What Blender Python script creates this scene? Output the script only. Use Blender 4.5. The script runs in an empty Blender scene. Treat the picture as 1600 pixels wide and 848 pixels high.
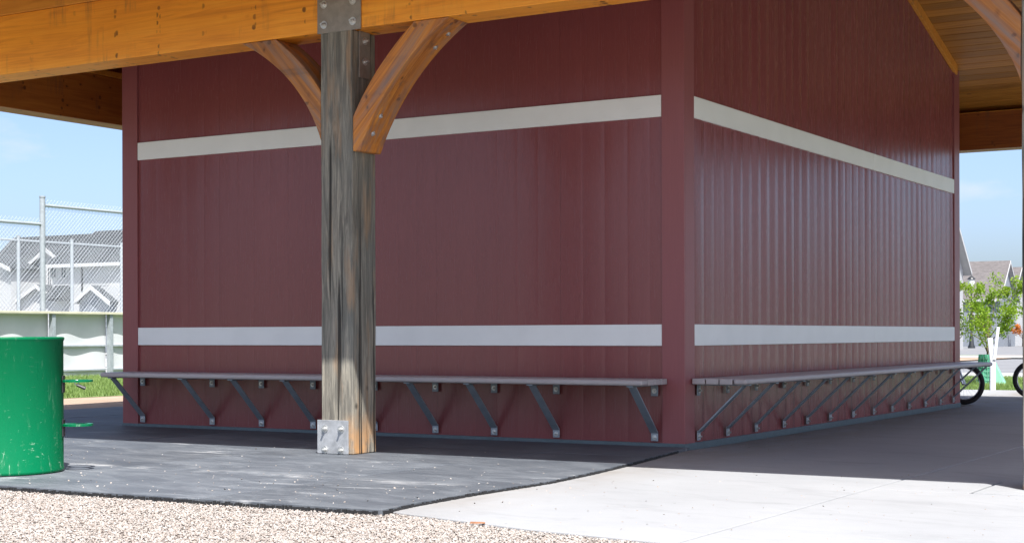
import bpy, math, random
import numpy as np
from mathutils import Vector, Matrix

S = bpy.context.scene
COL = S.collection
random.seed(7)
rng = np.random.default_rng(11)

# ------------------------------------------------------------------ camera
FPX, CYPX, ROLL, YAW = 2384.4, 522.48, -0.00285, 0.54108
CAM = np.array([4.9773, -10.8695, 0.9])
cd = bpy.data.cameras.new('camera')
cam = bpy.data.objects.new('camera', cd)
COL.objects.link(cam)
cd.sensor_width = 36.0
cd.lens = FPX / 1600 * 36.0
cd.shift_y = (CYPX - 424.0) / 1600
cd.clip_start = 0.1
cd.clip_end = 3000
cam.matrix_world = (Matrix.Translation(CAM) @ Matrix.Rotation(YAW, 4, 'Z')
                    @ Matrix.Rotation(math.pi / 2, 4, 'X') @ Matrix.Rotation(ROLL, 4, 'Z'))
S.camera = cam

# ------------------------------------------------------------------ light
LIGHT = Vector((-0.96, 1.0, -2.35)).normalized()      # direction the sunlight travels
SUN_EL = math.asin(-LIGHT.z)
sd = bpy.data.lights.new('sun', 'SUN')
sd.energy = 2.6
sd.angle = math.radians(0.53)
sd.color = (1.0, 0.98, 0.95)
sun = bpy.data.objects.new('sun', sd)
COL.objects.link(sun)
sun.rotation_euler = LIGHT.to_track_quat('-Z', 'Y').to_euler()
sun.location = (30, -30, 60)

w = bpy.data.worlds.new('World')
S.world = w
w.use_nodes = True
wn, wl = w.node_tree.nodes, w.node_tree.links
wn.clear()
wo = wn.new('ShaderNodeOutputWorld')
bg = wn.new('ShaderNodeBackground')
sky = wn.new('ShaderNodeTexSky')
sky.sky_type = 'NISHITA'
sky.sun_disc = False
sky.sun_elevation = SUN_EL
sky.sun_rotation = math.atan2(-LIGHT.x, -LIGHT.y)
sky.air_density = 0.6
sky.dust_density = 2.6
sky.ozone_density = 2.0
bg.inputs['Strength'].default_value = 0.064
tc = wn.new('ShaderNodeTexCoord')
mp = wn.new('ShaderNodeMapping')
mp.inputs['Scale'].default_value = (3.0, 3.0, 9.0)
mp.inputs['Location'].default_value = (0.35, 0.1, 0.4)
nz = wn.new('ShaderNodeTexNoise')
nz.inputs['Scale'].default_value = 2.6
nz.inputs['Detail'].default_value = 8
nz.inputs['Roughness'].default_value = 0.55
rp = wn.new('ShaderNodeValToRGB')
rp.color_ramp.elements[0].position = 0.55
rp.color_ramp.elements[0].color = (0, 0, 0, 1)
rp.color_ramp.elements[1].position = 0.78
rp.color_ramp.elements[1].color = (0.75, 0.75, 0.75, 1)
mx = wn.new('ShaderNodeMix')
mx.data_type = 'RGBA'
mx.inputs[7].default_value = (3.2, 3.35, 3.6, 1)
wl.new(tc.outputs['Generated'], mp.inputs['Vector'])
wl.new(mp.outputs[0], nz.inputs['Vector'])
wl.new(nz.outputs['Fac'], rp.inputs['Fac'])
wl.new(rp.outputs[0], mx.inputs[0])
wl.new(sky.outputs[0], mx.inputs[6])
wl.new(mx.outputs[2], bg.inputs['Color'])
wl.new(bg.outputs[0], wo.inputs['Surface'])

S.view_settings.view_transform = 'Standard'
S.view_settings.look = 'None'
S.view_settings.gamma = 1.0
S.view_settings.use_curve_mapping = False
S.view_settings.exposure = 2.12
S.render.engine = 'CYCLES'
S.cycles.max_bounces = 8
S.cycles.diffuse_bounces = 5


# ------------------------------------------------------------------ pixel -> direction (photograph measurements)
def ray(x, y):
    c, s = math.cos(ROLL), math.sin(ROLL)
    a, b = x - 800, y - CYPX
    x2, y2 = c * a + s * b, -s * a + c * b
    F = np.array([-math.sin(YAW), math.cos(YAW), 0])
    R = np.array([math.cos(YAW), math.sin(YAW), 0])
    return F + R * x2 / FPX + np.array([0, 0, -y2 / FPX])


def at(x, y, ax, val):
    d = ray(x, y)
    return CAM + d * ((val - CAM[ax]) / d[ax])


# ------------------------------------------------------------------ mesh helpers
class MB:
    def __init__(s):
        s.v, s.f = [], []

    def add(s, verts, faces):
        o = len(s.v)
        s.v += [tuple(map(float, p)) for p in verts]
        s.f += [tuple(i + o for i in f) for f in faces]
        return s

    def box(s, a, b):
        (x0, y0, z0), (x1, y1, z1) = a, b
        x0, x1 = min(x0, x1), max(x0, x1)
        y0, y1 = min(y0, y1), max(y0, y1)
        z0, z1 = min(z0, z1), max(z0, z1)
        return s.add([(x0, y0, z0), (x1, y0, z0), (x1, y1, z0), (x0, y1, z0),
                      (x0, y0, z1), (x1, y0, z1), (x1, y1, z1), (x0, y1, z1)],
                     [(3, 2, 1, 0), (4, 5, 6, 7), (0, 1, 5, 4), (1, 2, 6, 5), (2, 3, 7, 6), (3, 0, 4, 7)])

    def bar(s, p, q, wd, th, up=(0, 0, 1)):
        """rectangular bar from p to q, width wd across, th thick"""
        p, q = Vector(p), Vector(q)
        d = (q - p).normalized()
        side = d.cross(Vector(up))
        if side.length < 1e-4:
            side = d.cross(Vector((1, 0, 0)))
        side.normalize()
        u = side.cross(d).normalized()
        a, b = side * wd / 2, u * th / 2
        pts = [e + i * a + j * b for e in (p, q) for i, j in ((-1, -1), (1, -1), (1, 1), (-1, 1))]
        return s.add(pts, [(0, 1, 2, 3), (7, 6, 5, 4), (0, 4, 5, 1), (1, 5, 6, 2), (2, 6, 7, 3), (3, 7, 4, 0)])

    def cyl(s, p, q, r, n=12, r2=None, caps=True):
        p, q = Vector(p), Vector(q)
        r2 = r if r2 is None else r2
        d = (q - p).normalized()
        a = d.cross(Vector((0, 0, 1)))
        if a.length < 1e-4:
            a = Vector((1, 0, 0))
        a.normalize()
        b = d.cross(a)
        pts = []
        for e, rr in ((p, r), (q, r2)):
            for k in range(n):
                t = 2 * math.pi * k / n
                pts.append(e + a * (rr * math.cos(t)) + b * (rr * math.sin(t)))
        fs = [(k, (k + 1) % n, n + (k + 1) % n, n + k) for k in range(n)]
        if caps:
            fs += [tuple(range(n))[::-1], tuple(range(n, 2 * n))]
        return s.add(pts, fs)

    def tube(s, pts, r, n=8, closed=False):
        pts = [Vector(p) for p in pts]
        m = len(pts)
        rs = r if isinstance(r, (list, tuple)) else [r] * m
        ref = Vector((0.31, 0.17, 0.93))
        vs = []
        for i, p in enumerate(pts):
            if closed:
                t = pts[(i + 1) % m] - pts[i - 1]
            else:
                t = pts[min(i + 1, m - 1)] - pts[max(i - 1, 0)]
            t.normalize()
            a = t.cross(ref)
            if a.length < 0.05:
                a = t.cross(Vector((1, 0, 0)))
            a.normalize()
            b = t.cross(a)
            for k in range(n):
                g = 2 * math.pi * k / n
                vs.append(p + a * (rs[i] * math.cos(g)) + b * (rs[i] * math.sin(g)))
        fs = []
        for i in range(m if closed else m - 1):
            j = (i + 1) % m
            for k in range(n):
                fs.append((i * n + k, i * n + (k + 1) % n, j * n + (k + 1) % n, j * n + k))
        if not closed:
            fs += [tuple(range(n))[::-1], tuple(range((m - 1) * n, m * n))]
        return s.add(vs, fs)

    def prism(s, poly, axis, a, b):
        """poly: 2D points in the two axes other than 'axis' (cyclic order), extruded a..b along axis"""
        def mk(u, v, t):
            return {0: (t, u, v), 1: (u, t, v), 2: (u, v, t)}[axis]
        n = len(poly)
        pts = [mk(u, v, a) for u, v in poly] + [mk(u, v, b) for u, v in poly]
        fs = [tuple(range(n)), tuple(range(n, 2 * n))[::-1]]
        fs += [(k, n + k, n + (k + 1) % n, (k + 1) % n) for k in range(n)]
        return s.add(pts, fs)

    def lathe(s, prof, c, n=32, axis=2):
        vs, fs = [], []
        for r, h in prof:
            for k in range(n):
                t = 2 * math.pi * k / n
                u, v = r * math.cos(t), r * math.sin(t)
                q = {2: (u, v, h), 1: (u, h, v), 0: (h, u, v)}[axis]
                vs.append((c[0] + q[0], c[1] + q[1], c[2] + q[2]))
        for i in range(len(prof) - 1):
            for k in range(n):
                fs.append((i * n + k, i * n + (k + 1) % n, (i + 1) * n + (k + 1) % n, (i + 1) * n + k))
        return s.add(vs, fs)

    def mesh(s, name):
        me = bpy.data.meshes.new(name)
        me.from_pydata(s.v, [], s.f)
        me.validate()
        import bmesh
        bm = bmesh.new()
        bm.from_mesh(me)
        bmesh.ops.recalc_face_normals(bm, faces=bm.faces)
        bm.to_mesh(me)
        bm.free()
        return me

    def build(s, name, mat, parent=None, smooth=False, bevel=0.0, segs=2):
        me = s.mesh(name)
        return link(name, me, mat, parent, smooth, bevel, segs)


def link(name, me, mat, parent=None, smooth=False, bevel=0.0, segs=2):
    o = bpy.data.objects.new(name, me)
    COL.objects.link(o)
    if mat is not None and not me.materials:
        me.materials.append(mat)
    if parent is not None:
        o.parent = parent
    if smooth:
        if smooth is True:
            me.polygons.foreach_set('use_smooth', [True] * len(me.polygons))
        else:
            me.polygons.foreach_set('use_smooth', [True] * len(me.polygons))
            me.set_sharp_from_angle(angle=math.radians(smooth))
    if bevel:
        bv = o.modifiers.new('bevel', 'BEVEL')
        bv.width = bevel
        bv.segments = segs
        bv.limit_method = 'ANGLE'
        bv.angle_limit = math.radians(40)
        bv.harden_normals = False
    return o


def tag(o, label=None, cat=None, group=None, kind=None):
    if label:
        o['label'] = label
    if cat:
        o['category'] = cat
    if group:
        o['group'] = group
    if kind:
        o['kind'] = kind
    return o


def empty(name, loc, label=None, cat=None, group=None, kind=None):
    o = bpy.data.objects.new(name, None)
    COL.objects.link(o)
    o.empty_display_size = 0.1
    o.location = loc
    tag(o, label, cat, group, kind)
    return o


def keep(o, parent):
    """parent while the mesh stays written in world coordinates"""
    o.parent = parent
    o.matrix_parent_inverse = parent_mat(parent).inverted()
    return o


def parent_mat(o):
    m = Matrix.LocRotScale(o.location, o.rotation_euler, o.scale)
    if o.parent is not None:
        m = parent_mat(o.parent) @ o.matrix_parent_inverse @ m
    return m


def part(mb, name, mat, parent, **k):
    return keep(mb.build(name, mat, None, **k), parent)


# ------------------------------------------------------------------ materials
class Mat:
    def __init__(s, name, rough=0.6, spec=0.5, metal=0.0):
        s.m = bpy.data.materials.new(name)
        s.m.use_nodes = True
        s.n, s.l = s.m.node_tree.nodes, s.m.node_tree.links
        s.b = s.n['Principled BSDF']
        s.b.inputs['Roughness'].default_value = rough
        s.b.inputs['Specular IOR Level'].default_value = spec
        s.b.inputs['Metallic'].default_value = metal
        s._c = {}

    def coord(s, scale=(1, 1, 1), kind='Object', rot=(0, 0, 0)):
        key = (tuple(scale), kind, tuple(rot))
        if key in s._c:
            return s._c[key]
        if kind == 'Position':
            t = s.n.new('ShaderNodeNewGeometry').outputs['Position']
        else:
            t = s.n.new('ShaderNodeTexCoord').outputs[kind]
        if any(rot):                      # turn first, then stretch
            m0 = s.n.new('ShaderNodeMapping')
            m0.inputs['Rotation'].default_value = rot
            s.l.new(t, m0.inputs['Vector'])
            t = m0.outputs[0]
        mpp = s.n.new('ShaderNodeMapping')
        mpp.inputs['Scale'].default_value = scale
        s.l.new(t, mpp.inputs['Vector'])
        s._c[key] = mpp.outputs[0]
        return mpp.outputs[0]

    def noise(s, scale, vec, detail=5, rough=0.55, dist=0.0, dim='3D'):
        t = s.n.new('ShaderNodeTexNoise')
        t.inputs['Scale'].default_value = scale
        t.inputs['Detail'].default_value = detail
        t.inputs['Roughness'].default_value = rough
        t.inputs['Distortion'].default_value = dist
        s.l.new(vec, t.inputs['Vector'])
        return t.outputs['Fac']

    def voronoi(s, scale, vec, feat='F1', out='Distance'):
        t = s.n.new('ShaderNodeTexVoronoi')
        t.feature = feat
        t.inputs['Scale'].default_value = scale
        s.l.new(vec, t.inputs['Vector'])
        return t.outputs[out]

    def ramp(s, fac, stops, interp='LINEAR'):
        r = s.n.new('ShaderNodeValToRGB')
        r.color_ramp.interpolation = interp
        e = r.color_ramp.elements
        while len(e) < len(stops):
            e.new(0.5)
        for el, (p, c) in zip(e, stops):
            el.position = p
            el.color = (c, c, c, 1) if isinstance(c, (int, float)) else (*c, 1)
        s.l.new(fac, r.inputs['Fac'])
        return r.outputs[0]

    def mix(s, fac, a, b, mode='MIX'):
        m = s.n.new('ShaderNodeMix')
        m.data_type = 'RGBA'
        m.blend_type = mode
        for i, x in ((0, fac), (6, a), (7, b)):
            if isinstance(x, (int, float)):
                m.inputs[i].default_value = x if i == 0 else (x, x, x, 1)
            elif isinstance(x, tuple):
                m.inputs[i].default_value = (*x, 1)
            else:
                s.l.new(x, m.inputs[i])
        return m.outputs[2]

    def math(s, op, a, b=0.0):
        m = s.n.new('ShaderNodeMath')
        m.operation = op
        for i, x in ((0, a), (1, b)):
            if isinstance(x, (int, float)):
                m.inputs[i].default_value = x
            else:
                s.l.new(x, m.inputs[i])
        return m.outputs[0]

    def sep(s, vec):
        t = s.n.new('ShaderNodeSeparateXYZ')
        s.l.new(vec, t.inputs[0])
        return t.outputs

    def rand(s):
        return s.n.new('ShaderNodeObjectInfo').outputs['Random']

    def color(s, c):
        if isinstance(c, tuple):
            s.b.inputs['Base Color'].default_value = (*c, 1)
        else:
            s.l.new(c, s.b.inputs['Base Color'])
        return s

    def rough(s, r):
        s.l.new(r, s.b.inputs['Roughness'])
        return s

    def bump(s, h, strength=0.3, dist=0.005):
        b = s.n.new('ShaderNodeBump')
        b.inputs['Strength'].default_value = strength
        b.inputs['Distance'].default_value = dist
        s.l.new(h, b.inputs['Height'])
        s.l.new(b.outputs[0], s.b.inputs['Normal'])
        return s


def simple(name, col, rough=0.6, var=0.12, scale=8.0, metal=0.0, spec=0.5, bump=0.0):
    m = Mat(name, rough, spec, metal)
    n = m.noise(scale, m.coord(), 6)
    lo = tuple(c * (1 - var) for c in col)
    hi = tuple(min(1, c * (1 + var)) for c in col)
    m.color(m.ramp(n, [(0.3, lo), (0.7, hi)]))
    if bump:
        m.bump(m.noise(scale * 6, m.coord(), 4), bump, 0.004)
    return m.m


def siding_mat():
    m = Mat('burgundy_siding', 0.32, 0.5)
    gv = m.coord((26, 26, 0.9))
    g = m.noise(4.0, gv, 6, 0.6, 1.2)
    fine = m.noise(9.0, m.coord((30, 30, 0.5)), 3, 0.6, 0.4)
    big = m.noise(0.9, m.coord((1, 1, 0.35)), 3)
    base = m.ramp(big, [(0.3, (0.216, 0.060, 0.062)), (0.7, (0.246, 0.071, 0.072))])
    c = m.mix(m.ramp(g, [(0.40, 0.0), (0.62, 0.32)]), base, (0.168, 0.040, 0.042))
    # small pale scuffs and dust spots
    sp = m.ramp(m.voronoi(7.0, m.coord((1, 1, 0.6))), [(0.0, 1.0), (0.022, 0.6), (0.032, 0.0)])
    sp2 = m.math('MULTIPLY', sp, m.ramp(m.noise(1.7, m.coord((1, 1, 0.8), 'Position')), [(0.52, 0), (0.6, 0.55)]))
    c = m.mix(sp2, c, (0.40, 0.31, 0.29))
    m.color(c)
    m.rough(m.ramp(g, [(0.3, 0.19), (0.7, 0.30)]))
    m.bump(m.math('ADD', m.math('MULTIPLY', g, 1.0), m.math('MULTIPLY', fine, 0.5)), 0.26, 0.0025)
    return m.m


def trim_mat():
    m = Mat('burgundy_trim', 0.40, 0.5)
    g = m.noise(5.0, m.coord((18, 18, 0.7)), 5, 0.6, 0.6)
    m.color(m.ramp(g, [(0.3, (0.242, 0.070, 0.074)), (0.7, (0.272, 0.081, 0.085))]))
    m.bump(g, 0.15, 0.003)
    return m.m


def band_mat():
    m = Mat('pale_band_paint', 0.45, 0.4)
    n = m.noise(3.0, m.coord((1, 1, 1)), 6)
    n2 = m.noise(30, m.coord((0.4, 0.4, 8)), 4)
    c = m.ramp(n, [(0.3, (0.77, 0.785, 0.765)), (0.7, (0.83, 0.845, 0.825))])
    c = m.mix(m.ramp(n2, [(0.62, 0), (0.75, 0.2)]), c, (0.45, 0.43, 0.40))
    m.color(c)
    m.bump(n2, 0.06, 0.002)
    return m.m


def timber_mat(name, cols, axis, knots=1.0, rough=0.5, dots=True, weather=0.0, tilt=0.0):
    """cols: dark, mid, light. axis = index of the grain direction"""
    m = Mat(name, rough, 0.4)
    sc = [9.0, 9.0, 9.0]
    sc[axis] = 0.55
    RT = (0, tilt, 0)
    v = m.coord(tuple(sc), 'Object', RT)
    g = m.noise(1.6, v, 7, 0.62, 1.6)
    sc2 = [60.0, 60.0, 60.0]
    sc2[axis] = 1.3
    fine = m.noise(1.5, m.coord(tuple(sc2), 'Object', RT), 4, 0.6, 0.3)
    big = m.noise(0.8, m.coord((1, 1, 1)), 4, 0.6)
    c = m.ramp(g, [(0.25, cols[0]), (0.5, cols[1]), (0.78, cols[2])])
    c = m.mix(m.ramp(fine, [(0.45, 0.0), (0.7, 0.35)]), c, cols[0])
    c = m.mix(m.ramp(big, [(0.38, 0.30), (0.62, 0.0)]), c, cols[0])
    if dots:
        ks = [2.6, 2.6, 2.6]
        ks[axis] = 1.7
        vd = m.voronoi(2.7, m.coord(tuple(ks)))
        k = m.ramp(vd, [(0.0, 1.0), (0.05, 1.0), (0.085, 0.0)])
        c = m.mix(m.math('MULTIPLY', k, 0.85 * knots), c, (0.05, 0.018, 0.007))
        ring = m.ramp(vd, [(0.05, 0.0), (0.09, 0.45), (0.17, 0.0)])
        c = m.mix(m.math('MULTIPLY', ring, knots), c, cols[0])
        # rows of small resin specks standing across the grain
        wob = m.math('MULTIPLY', m.noise(2.0, m.coord((1.0, 1.0, 1.0)), 2), 0.22)
        run = m.math('ADD', m.math('MULTIPLY', m.sep(m.coord((1, 1, 1)))[axis], 2.05), wob)
        col = m.math('ABSOLUTE', m.math('SUBTRACT', m.math('FRACT', run), 0.5))
        colm = m.ramp(col, [(0.0, 1.0), (0.030, 1.0), (0.055, 0.0)])
        dt = m.ramp(m.voronoi(15.0, m.coord((1, 1, 1))), [(0.0, 1.0), (0.26, 0.9), (0.36, 0.0)])
        msk = m.ramp(m.noise(1.1, m.coord((1.0, 1.0, 1.0)), 3), [(0.40, 0), (0.50, 1)])
        c = m.mix(m.math('MULTIPLY', m.math('MULTIPLY', m.math('MULTIPLY', colm, dt), msk), 0.85 * knots), c, (0.07, 0.022, 0.008))
    # cross-grain water stains
    s3 = [14.0, 14.0, 14.0]
    s3[2 if axis != 2 else 0] = 1.2
    st = m.noise(0.6, m.coord(tuple(s3)), 5, 0.7)
    stm = m.math('MULTIPLY', m.ramp(st, [(0.52, 0), (0.66, 0.7)]),
                 m.ramp(m.noise(1.1, m.coord((1.2, 1.2, 2.5))), [(0.45, 0), (0.62, 1)]))
    c = m.mix(stm, c, (0.13, 0.065, 0.035))
    if weather:
        c = m.mix(m.ramp(m.noise(2.2, v, 5), [(0.45, 0.0), (0.7, weather)]), c, (0.20, 0.15, 0.13))
    m.color(c)
    m.rough(m.ramp(g, [(0.3, rough + 0.06), (0.7, rough - 0.04)]))
    m.bump(m.math('ADD', g, m.math('MULTIPLY', fine, 0.5)), 0.22, 0.004)
    return m.m


def post_mat():
    m = Mat('weathered_post_timber', 0.78, 0.25)
    v = m.coord((14, 14, 1.1))
    g = m.noise(1.8, v, 8, 0.65, 1.0)
    fine = m.noise(2.0, m.coord((70, 70, 3.2)), 5, 0.7, 0.5)
    big = m.noise(1.3, m.coord((1.5, 1.5, 0.8)), 4)
    c = m.ramp(g, [(0.28, (0.065, 0.058, 0.048)), (0.48, (0.165, 0.152, 0.125)), (0.68, (0.34, 0.305, 0.24))])
    c = m.mix(m.ramp(fine, [(0.46, 0.0), (0.7, 0.7)]), c, (0.075, 0.07, 0.062))
    c = m.mix(m.ramp(big, [(0.42, 0.0), (0.7, 0.45)]), c, (0.155, 0.165, 0.15))
    # warm, less weathered wood low down and along some arrises
    z = m.sep(m.coord((1, 1, 1), 'Position'))[2]
    low = m.ramp(z, [(0.05, 1.0), (0.34, 0.0)])
    warmn = m.ramp(m.noise(3.2, m.coord((1.6, 1.6, 1.2)), 5), [(0.42, 0.0), (0.56, 1.0)])
    c = m.mix(m.math('MULTIPLY', m.math('MULTIPLY', low, warmn), 0.9), c, (0.50, 0.26, 0.10))
    wn_ = m.ramp(m.noise(2.0, m.coord((6, 6, 0.8)), 4), [(0.54, 0.0), (0.70, 0.6)])
    c = m.mix(wn_, c, (0.33, 0.21, 0.12))
    # drying checks
    ck = m.ramp(m.noise(1.0, m.coord((22, 22, 0.35)), 3, 0.5, 0.2), [(0.625, 0.0), (0.655, 0.9)])
    c = m.mix(ck, c, (0.018, 0.016, 0.014))
    vd = m.voronoi(3.2, m.coord((1.2, 1.2, 1.0)))
    c = m.mix(m.ramp(vd, [(0.0, 0.9), (0.05, 0.8), (0.11, 0.0)]), c, (0.03, 0.025, 0.02))
    m.color(c)
    h = m.math('SUBTRACT', m.math('ADD', g, m.math('MULTIPLY', fine, 0.7)), m.math('MULTIPLY', ck, 2.0))
    m.bump(h, 0.55, 0.006)
    return m.m


def steel_mat(name, col, rough=0.45, spots=0.25, metal=0.75, rust=0.0):
    m = Mat(name, rough, 0.5, metal)
    n = m.noise(14, m.coord(), 6, 0.65)
    sp = m.voronoi(26, m.coord(), 'F1', 'Color')
    c = m.ramp(n, [(0.3, tuple(x * (1 - spots) for x in col)), (0.7, tuple(min(1, x * (1 + spots)) for x in col))])
    c = m.mix(0.25, c, m.mix(m.sep(sp)[0], tuple(x * 0.7 for x in col), tuple(min(1, x * 1.25) for x in col)))
    if rust:
        c = m.mix(m.ramp(m.noise(6, m.coord((1, 1, 0.4)), 6, 0.7), [(0.5, 0.0), (0.72, rust)]), c, (0.20, 0.09, 0.035))
    m.color(c)
    m.rough(m.ramp(n, [(0.3, rough - 0.08), (0.7, rough + 0.14)]))
    return m.m


def rubber_mat():
    m = Mat('black_rubber', 0.62, 0.45)
    P = 'Position'
    fine = m.noise(120, m.coord((1, 1, 1), P), 3, 0.7)
    streak = m.noise(1.3, m.coord((1.2, 3.2, 1.0), P, (0, 0, 0.2)), 7, 0.72, 0.8)
    streak2 = m.noise(1.1, m.coord((1.6, 7.0, 1.0), P, (0, 0, -0.1)), 7, 0.7, 0.5)
    where = m.ramp(m.noise(0.9, m.coord((1, 1.6, 1), P), 3), [(0.5, 0.0), (0.64, 1.0)])
    big = m.noise(0.8, m.coord((1, 1, 1), P), 5, 0.6)
    c = m.ramp(big, [(0.3, (0.050, 0.058, 0.069)), (0.7, (0.078, 0.087, 0.099))])
    c = m.mix(m.ramp(streak, [(0.46, 0.0), (0.74, 0.5)]), c, (0.165, 0.177, 0.19))
    c = m.mix(m.math('MULTIPLY', m.ramp(streak2, [(0.56, 0.0), (0.70, 0.75)]), where), c, (0.40, 0.405, 0.405))
    c = m.mix(m.ramp(streak, [(0.28, 0.5), (0.44, 0.0)]), c, (0.045, 0.052, 0.062))
    xyz = m.sep(m.coord((1, 1, 1), P))
    seam = m.math('ABSOLUTE', m.math('ADD', xyz[1], 3.41))
    dust = m.math('MULTIPLY', m.ramp(seam, [(0.0, 1.0), (0.05, 0.7), (0.12, 0.0)]), m.ramp(m.noise(1.6, m.coord((1, 2, 1), P), 6, 0.7), [(0.48, 0.0), (0.66, 0.55)]))
    c = m.mix(dust, c, (0.42, 0.42, 0.415))
    tone = m.math('ADD', 0.84, m.math('MULTIPLY', m.rand(), 0.32))
    c = m.mix(1.0, c, tone, 'MULTIPLY')
    sp = m.ramp(m.voronoi(24, m.coord((1, 1, 1), P)), [(0.0, 1.0), (0.05, 0.9), (0.075, 0.0)])
    spm = m.math('MULTIPLY', sp, m.ramp(m.noise(2.0, m.coord((1, 1, 1), P), 3), [(0.45, 0.0), (0.6, 0.9)]))
    c = m.mix(spm, c, (0.46, 0.44, 0.41))
    m.color(c)
    m.rough(m.ramp(streak, [(0.3, 0.52), (0.7, 0.78)]))
    m.bump(m.math('ADD', fine, m.math('MULTIPLY', streak, 1.5)), 0.2, 0.003)
    return m.m


def concrete_mat(name='pale_concrete', lo=(0.22, 0.225, 0.231), hi=(0.27, 0.275, 0.281)):
    m = Mat(name, 0.85, 0.3)
    P = 'Position'
    big = m.noise(0.55, m.coord((1, 1, 1), P), 6, 0.6)
    mid = m.noise(3.5, m.coord((1, 2.2, 1), P), 6, 0.68)
    broom = m.noise(2.0, m.coord((3, 60, 1), P), 4, 0.6)
    fine = m.noise(160, m.coord((1, 1, 1), P), 2, 0.6)
    c = m.ramp(big, [(0.3, lo), (0.7, hi)])
    c = m.mix(m.ramp(mid, [(0.52, 0.0), (0.75, 0.28)]), c, tuple(x * 0.72 for x in lo))
    c = m.mix(m.ramp(fine, [(0.35, 0.22), (0.55, 0.0)]), c, tuple(x * 0.75 for x in lo))
    st = m.noise(1.4, m.coord((0.7, 2.4, 1), P, (0, 0, 0.3)), 7, 0.72, 0.6)
    c = m.mix(m.ramp(st, [(0.54, 0.0), (0.74, 0.45)]), c, tuple(x * 0.62 for x in lo))
    sp = m.ramp(m.voronoi(4.2, m.coord((1, 1, 1), P)), [(0.0, 1.0), (0.026, 0.8), (0.042, 0.0)])
    c = m.mix(m.math('MULTIPLY', sp, 0.8), c, (0.07, 0.06, 0.05))
    # soil and grit washed up against the clad wall
    xyz = m.sep(m.coord((1, 1, 1), P))
    near = m.ramp(m.math('SUBTRACT', m.math('ABSOLUTE', xyz[0]), 0.0), [(0.10, 1.0), (0.95, 0.0)])
    dn = m.math('MULTIPLY', near, m.ramp(m.noise(2.6, m.coord((1, 0.5, 1), P), 6, 0.7), [(0.36, 0.15), (0.62, 0.75)]))
    c = m.mix(dn, c, (0.16, 0.135, 0.105))
    m.color(c)
    m.bump(m.math('ADD', m.math('MULTIPLY', broom, 0.6), fine), 0.22, 0.003)
    return m.m


def pebble_mat():
    m = Mat('pea_gravel', 0.8, 0.3)
    t = m.n.new('ShaderNodeAttribute')
    t.attribute_name = 'tone'
    n = m.noise(60, m.coord((1, 1, 1), 'Position'), 3)
    c = m.ramp(t.outputs['Fac'], [(0.0, (0.085, 0.075, 0.065)), (0.10, (0.17, 0.14, 0.12)), (0.3, (0.255, 0.215, 0.185)),
                                  (0.55, (0.265, 0.24, 0.22)), (0.8, (0.295, 0.275, 0.255)), (1.0, (0.36, 0.345, 0.33))])
    c = m.mix(m.ramp(n, [(0.4, 0.0), (0.7, 0.2)]), c, (0.30, 0.22, 0.16))
    m.color(c)
    return m.m


def gravel_bed_mat():
    m = Mat('gravel_bed', 0.9, 0.2)
    P = 'Position'
    v = m.voronoi(70, m.coord((1, 1, 1), P), 'F1', 'Color')
    d = m.voronoi(70, m.coord((1, 1, 1), P))
    c = m.ramp(m.sep(v)[0], [(0.0, (0.19, 0.155, 0.13)), (0.4, (0.27, 0.23, 0.20)), (1.0, (0.34, 0.305, 0.275))])
    m.color(c)
    m.bump(m.ramp(d, [(0.0, 1.0), (0.6, 0.0)]), 0.6, 0.008)
    return m.m


def green_paint():
    m = Mat('green_drum_paint', 0.35, 0.18)
    big = m.noise(2.0, m.coord((1, 1, 0.5)), 5)
    c = m.ramp(big, [(0.3, (0.0, 0.108, 0.040)), (0.7, (0.0, 0.132, 0.050))])
    scr = m.noise(3.0, m.coord((10, 10, 1.6)), 6, 0.75, 0.4)
    scr2 = m.noise(5.0, m.coord((3, 3, 9)), 6, 0.75, 0.8)
    z = m.sep(m.coord())[2]
    low = m.ramp(z, [(0.0, 1.0), (0.35, 0.35), (0.9, 0.15)])
    s = m.math('MULTIPLY', m.ramp(scr, [(0.60, 0.0), (0.68, 0.6)]), low)
    s2 = m.math('MULTIPLY', m.ramp(scr2, [(0.635, 0.0), (0.68, 0.8)]), low)
    c = m.mix(m.math('MAXIMUM', s, s2), c, (0.40, 0.52, 0.42))
    m.color(c)
    m.rough(m.ramp(scr, [(0.3, 0.22), (0.75, 0.5)]))
    m.bump(m.noise(3.0, m.coord((1, 1, 0.7)), 3), 0.12, 0.01)
    return m.m


def shingle_mat(name, lo, hi):
    m = Mat(name, 0.9, 0.2)
    b = m.noise(1.4, m.coord((1.0, 3, 3)), 5, 0.7)
    c = m.ramp(b, [(0.3, lo), (0.7, hi)])
    wv = m.n.new('ShaderNodeTexBrick')
    wv.inputs['Scale'].default_value = 3.0
    wv.inputs['Color1'].default_value = (1, 1, 1, 1)
    wv.inputs['Color2'].default_value = (0.75, 0.75, 0.75, 1)
    wv.inputs['Mortar'].default_value = (0.45, 0.45, 0.45, 1)
    m.l.new(m.coord((1, 1, 1), 'Object', (math.radians(90), 0, 0)), wv.inputs['Vector'])
    m.color(m.mix(0.8, c, wv.outputs['Color'], 'MULTIPLY'))
    return m.m


def lap_siding_mat(name, col):
    m = Mat(name, 0.7, 0.3)
    z = m.sep(m.coord())[2]
    fr = m.math('FRACT', m.math('MULTIPLY', z, 6.0))
    c = m.mix(m.ramp(fr, [(0.0, 0.35), (0.12, 0.0)]), col, tuple(x * 0.6 for x in col))
    m.color(c)
    m.bump(fr, 0.5, 0.02)
    return m.m


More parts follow.
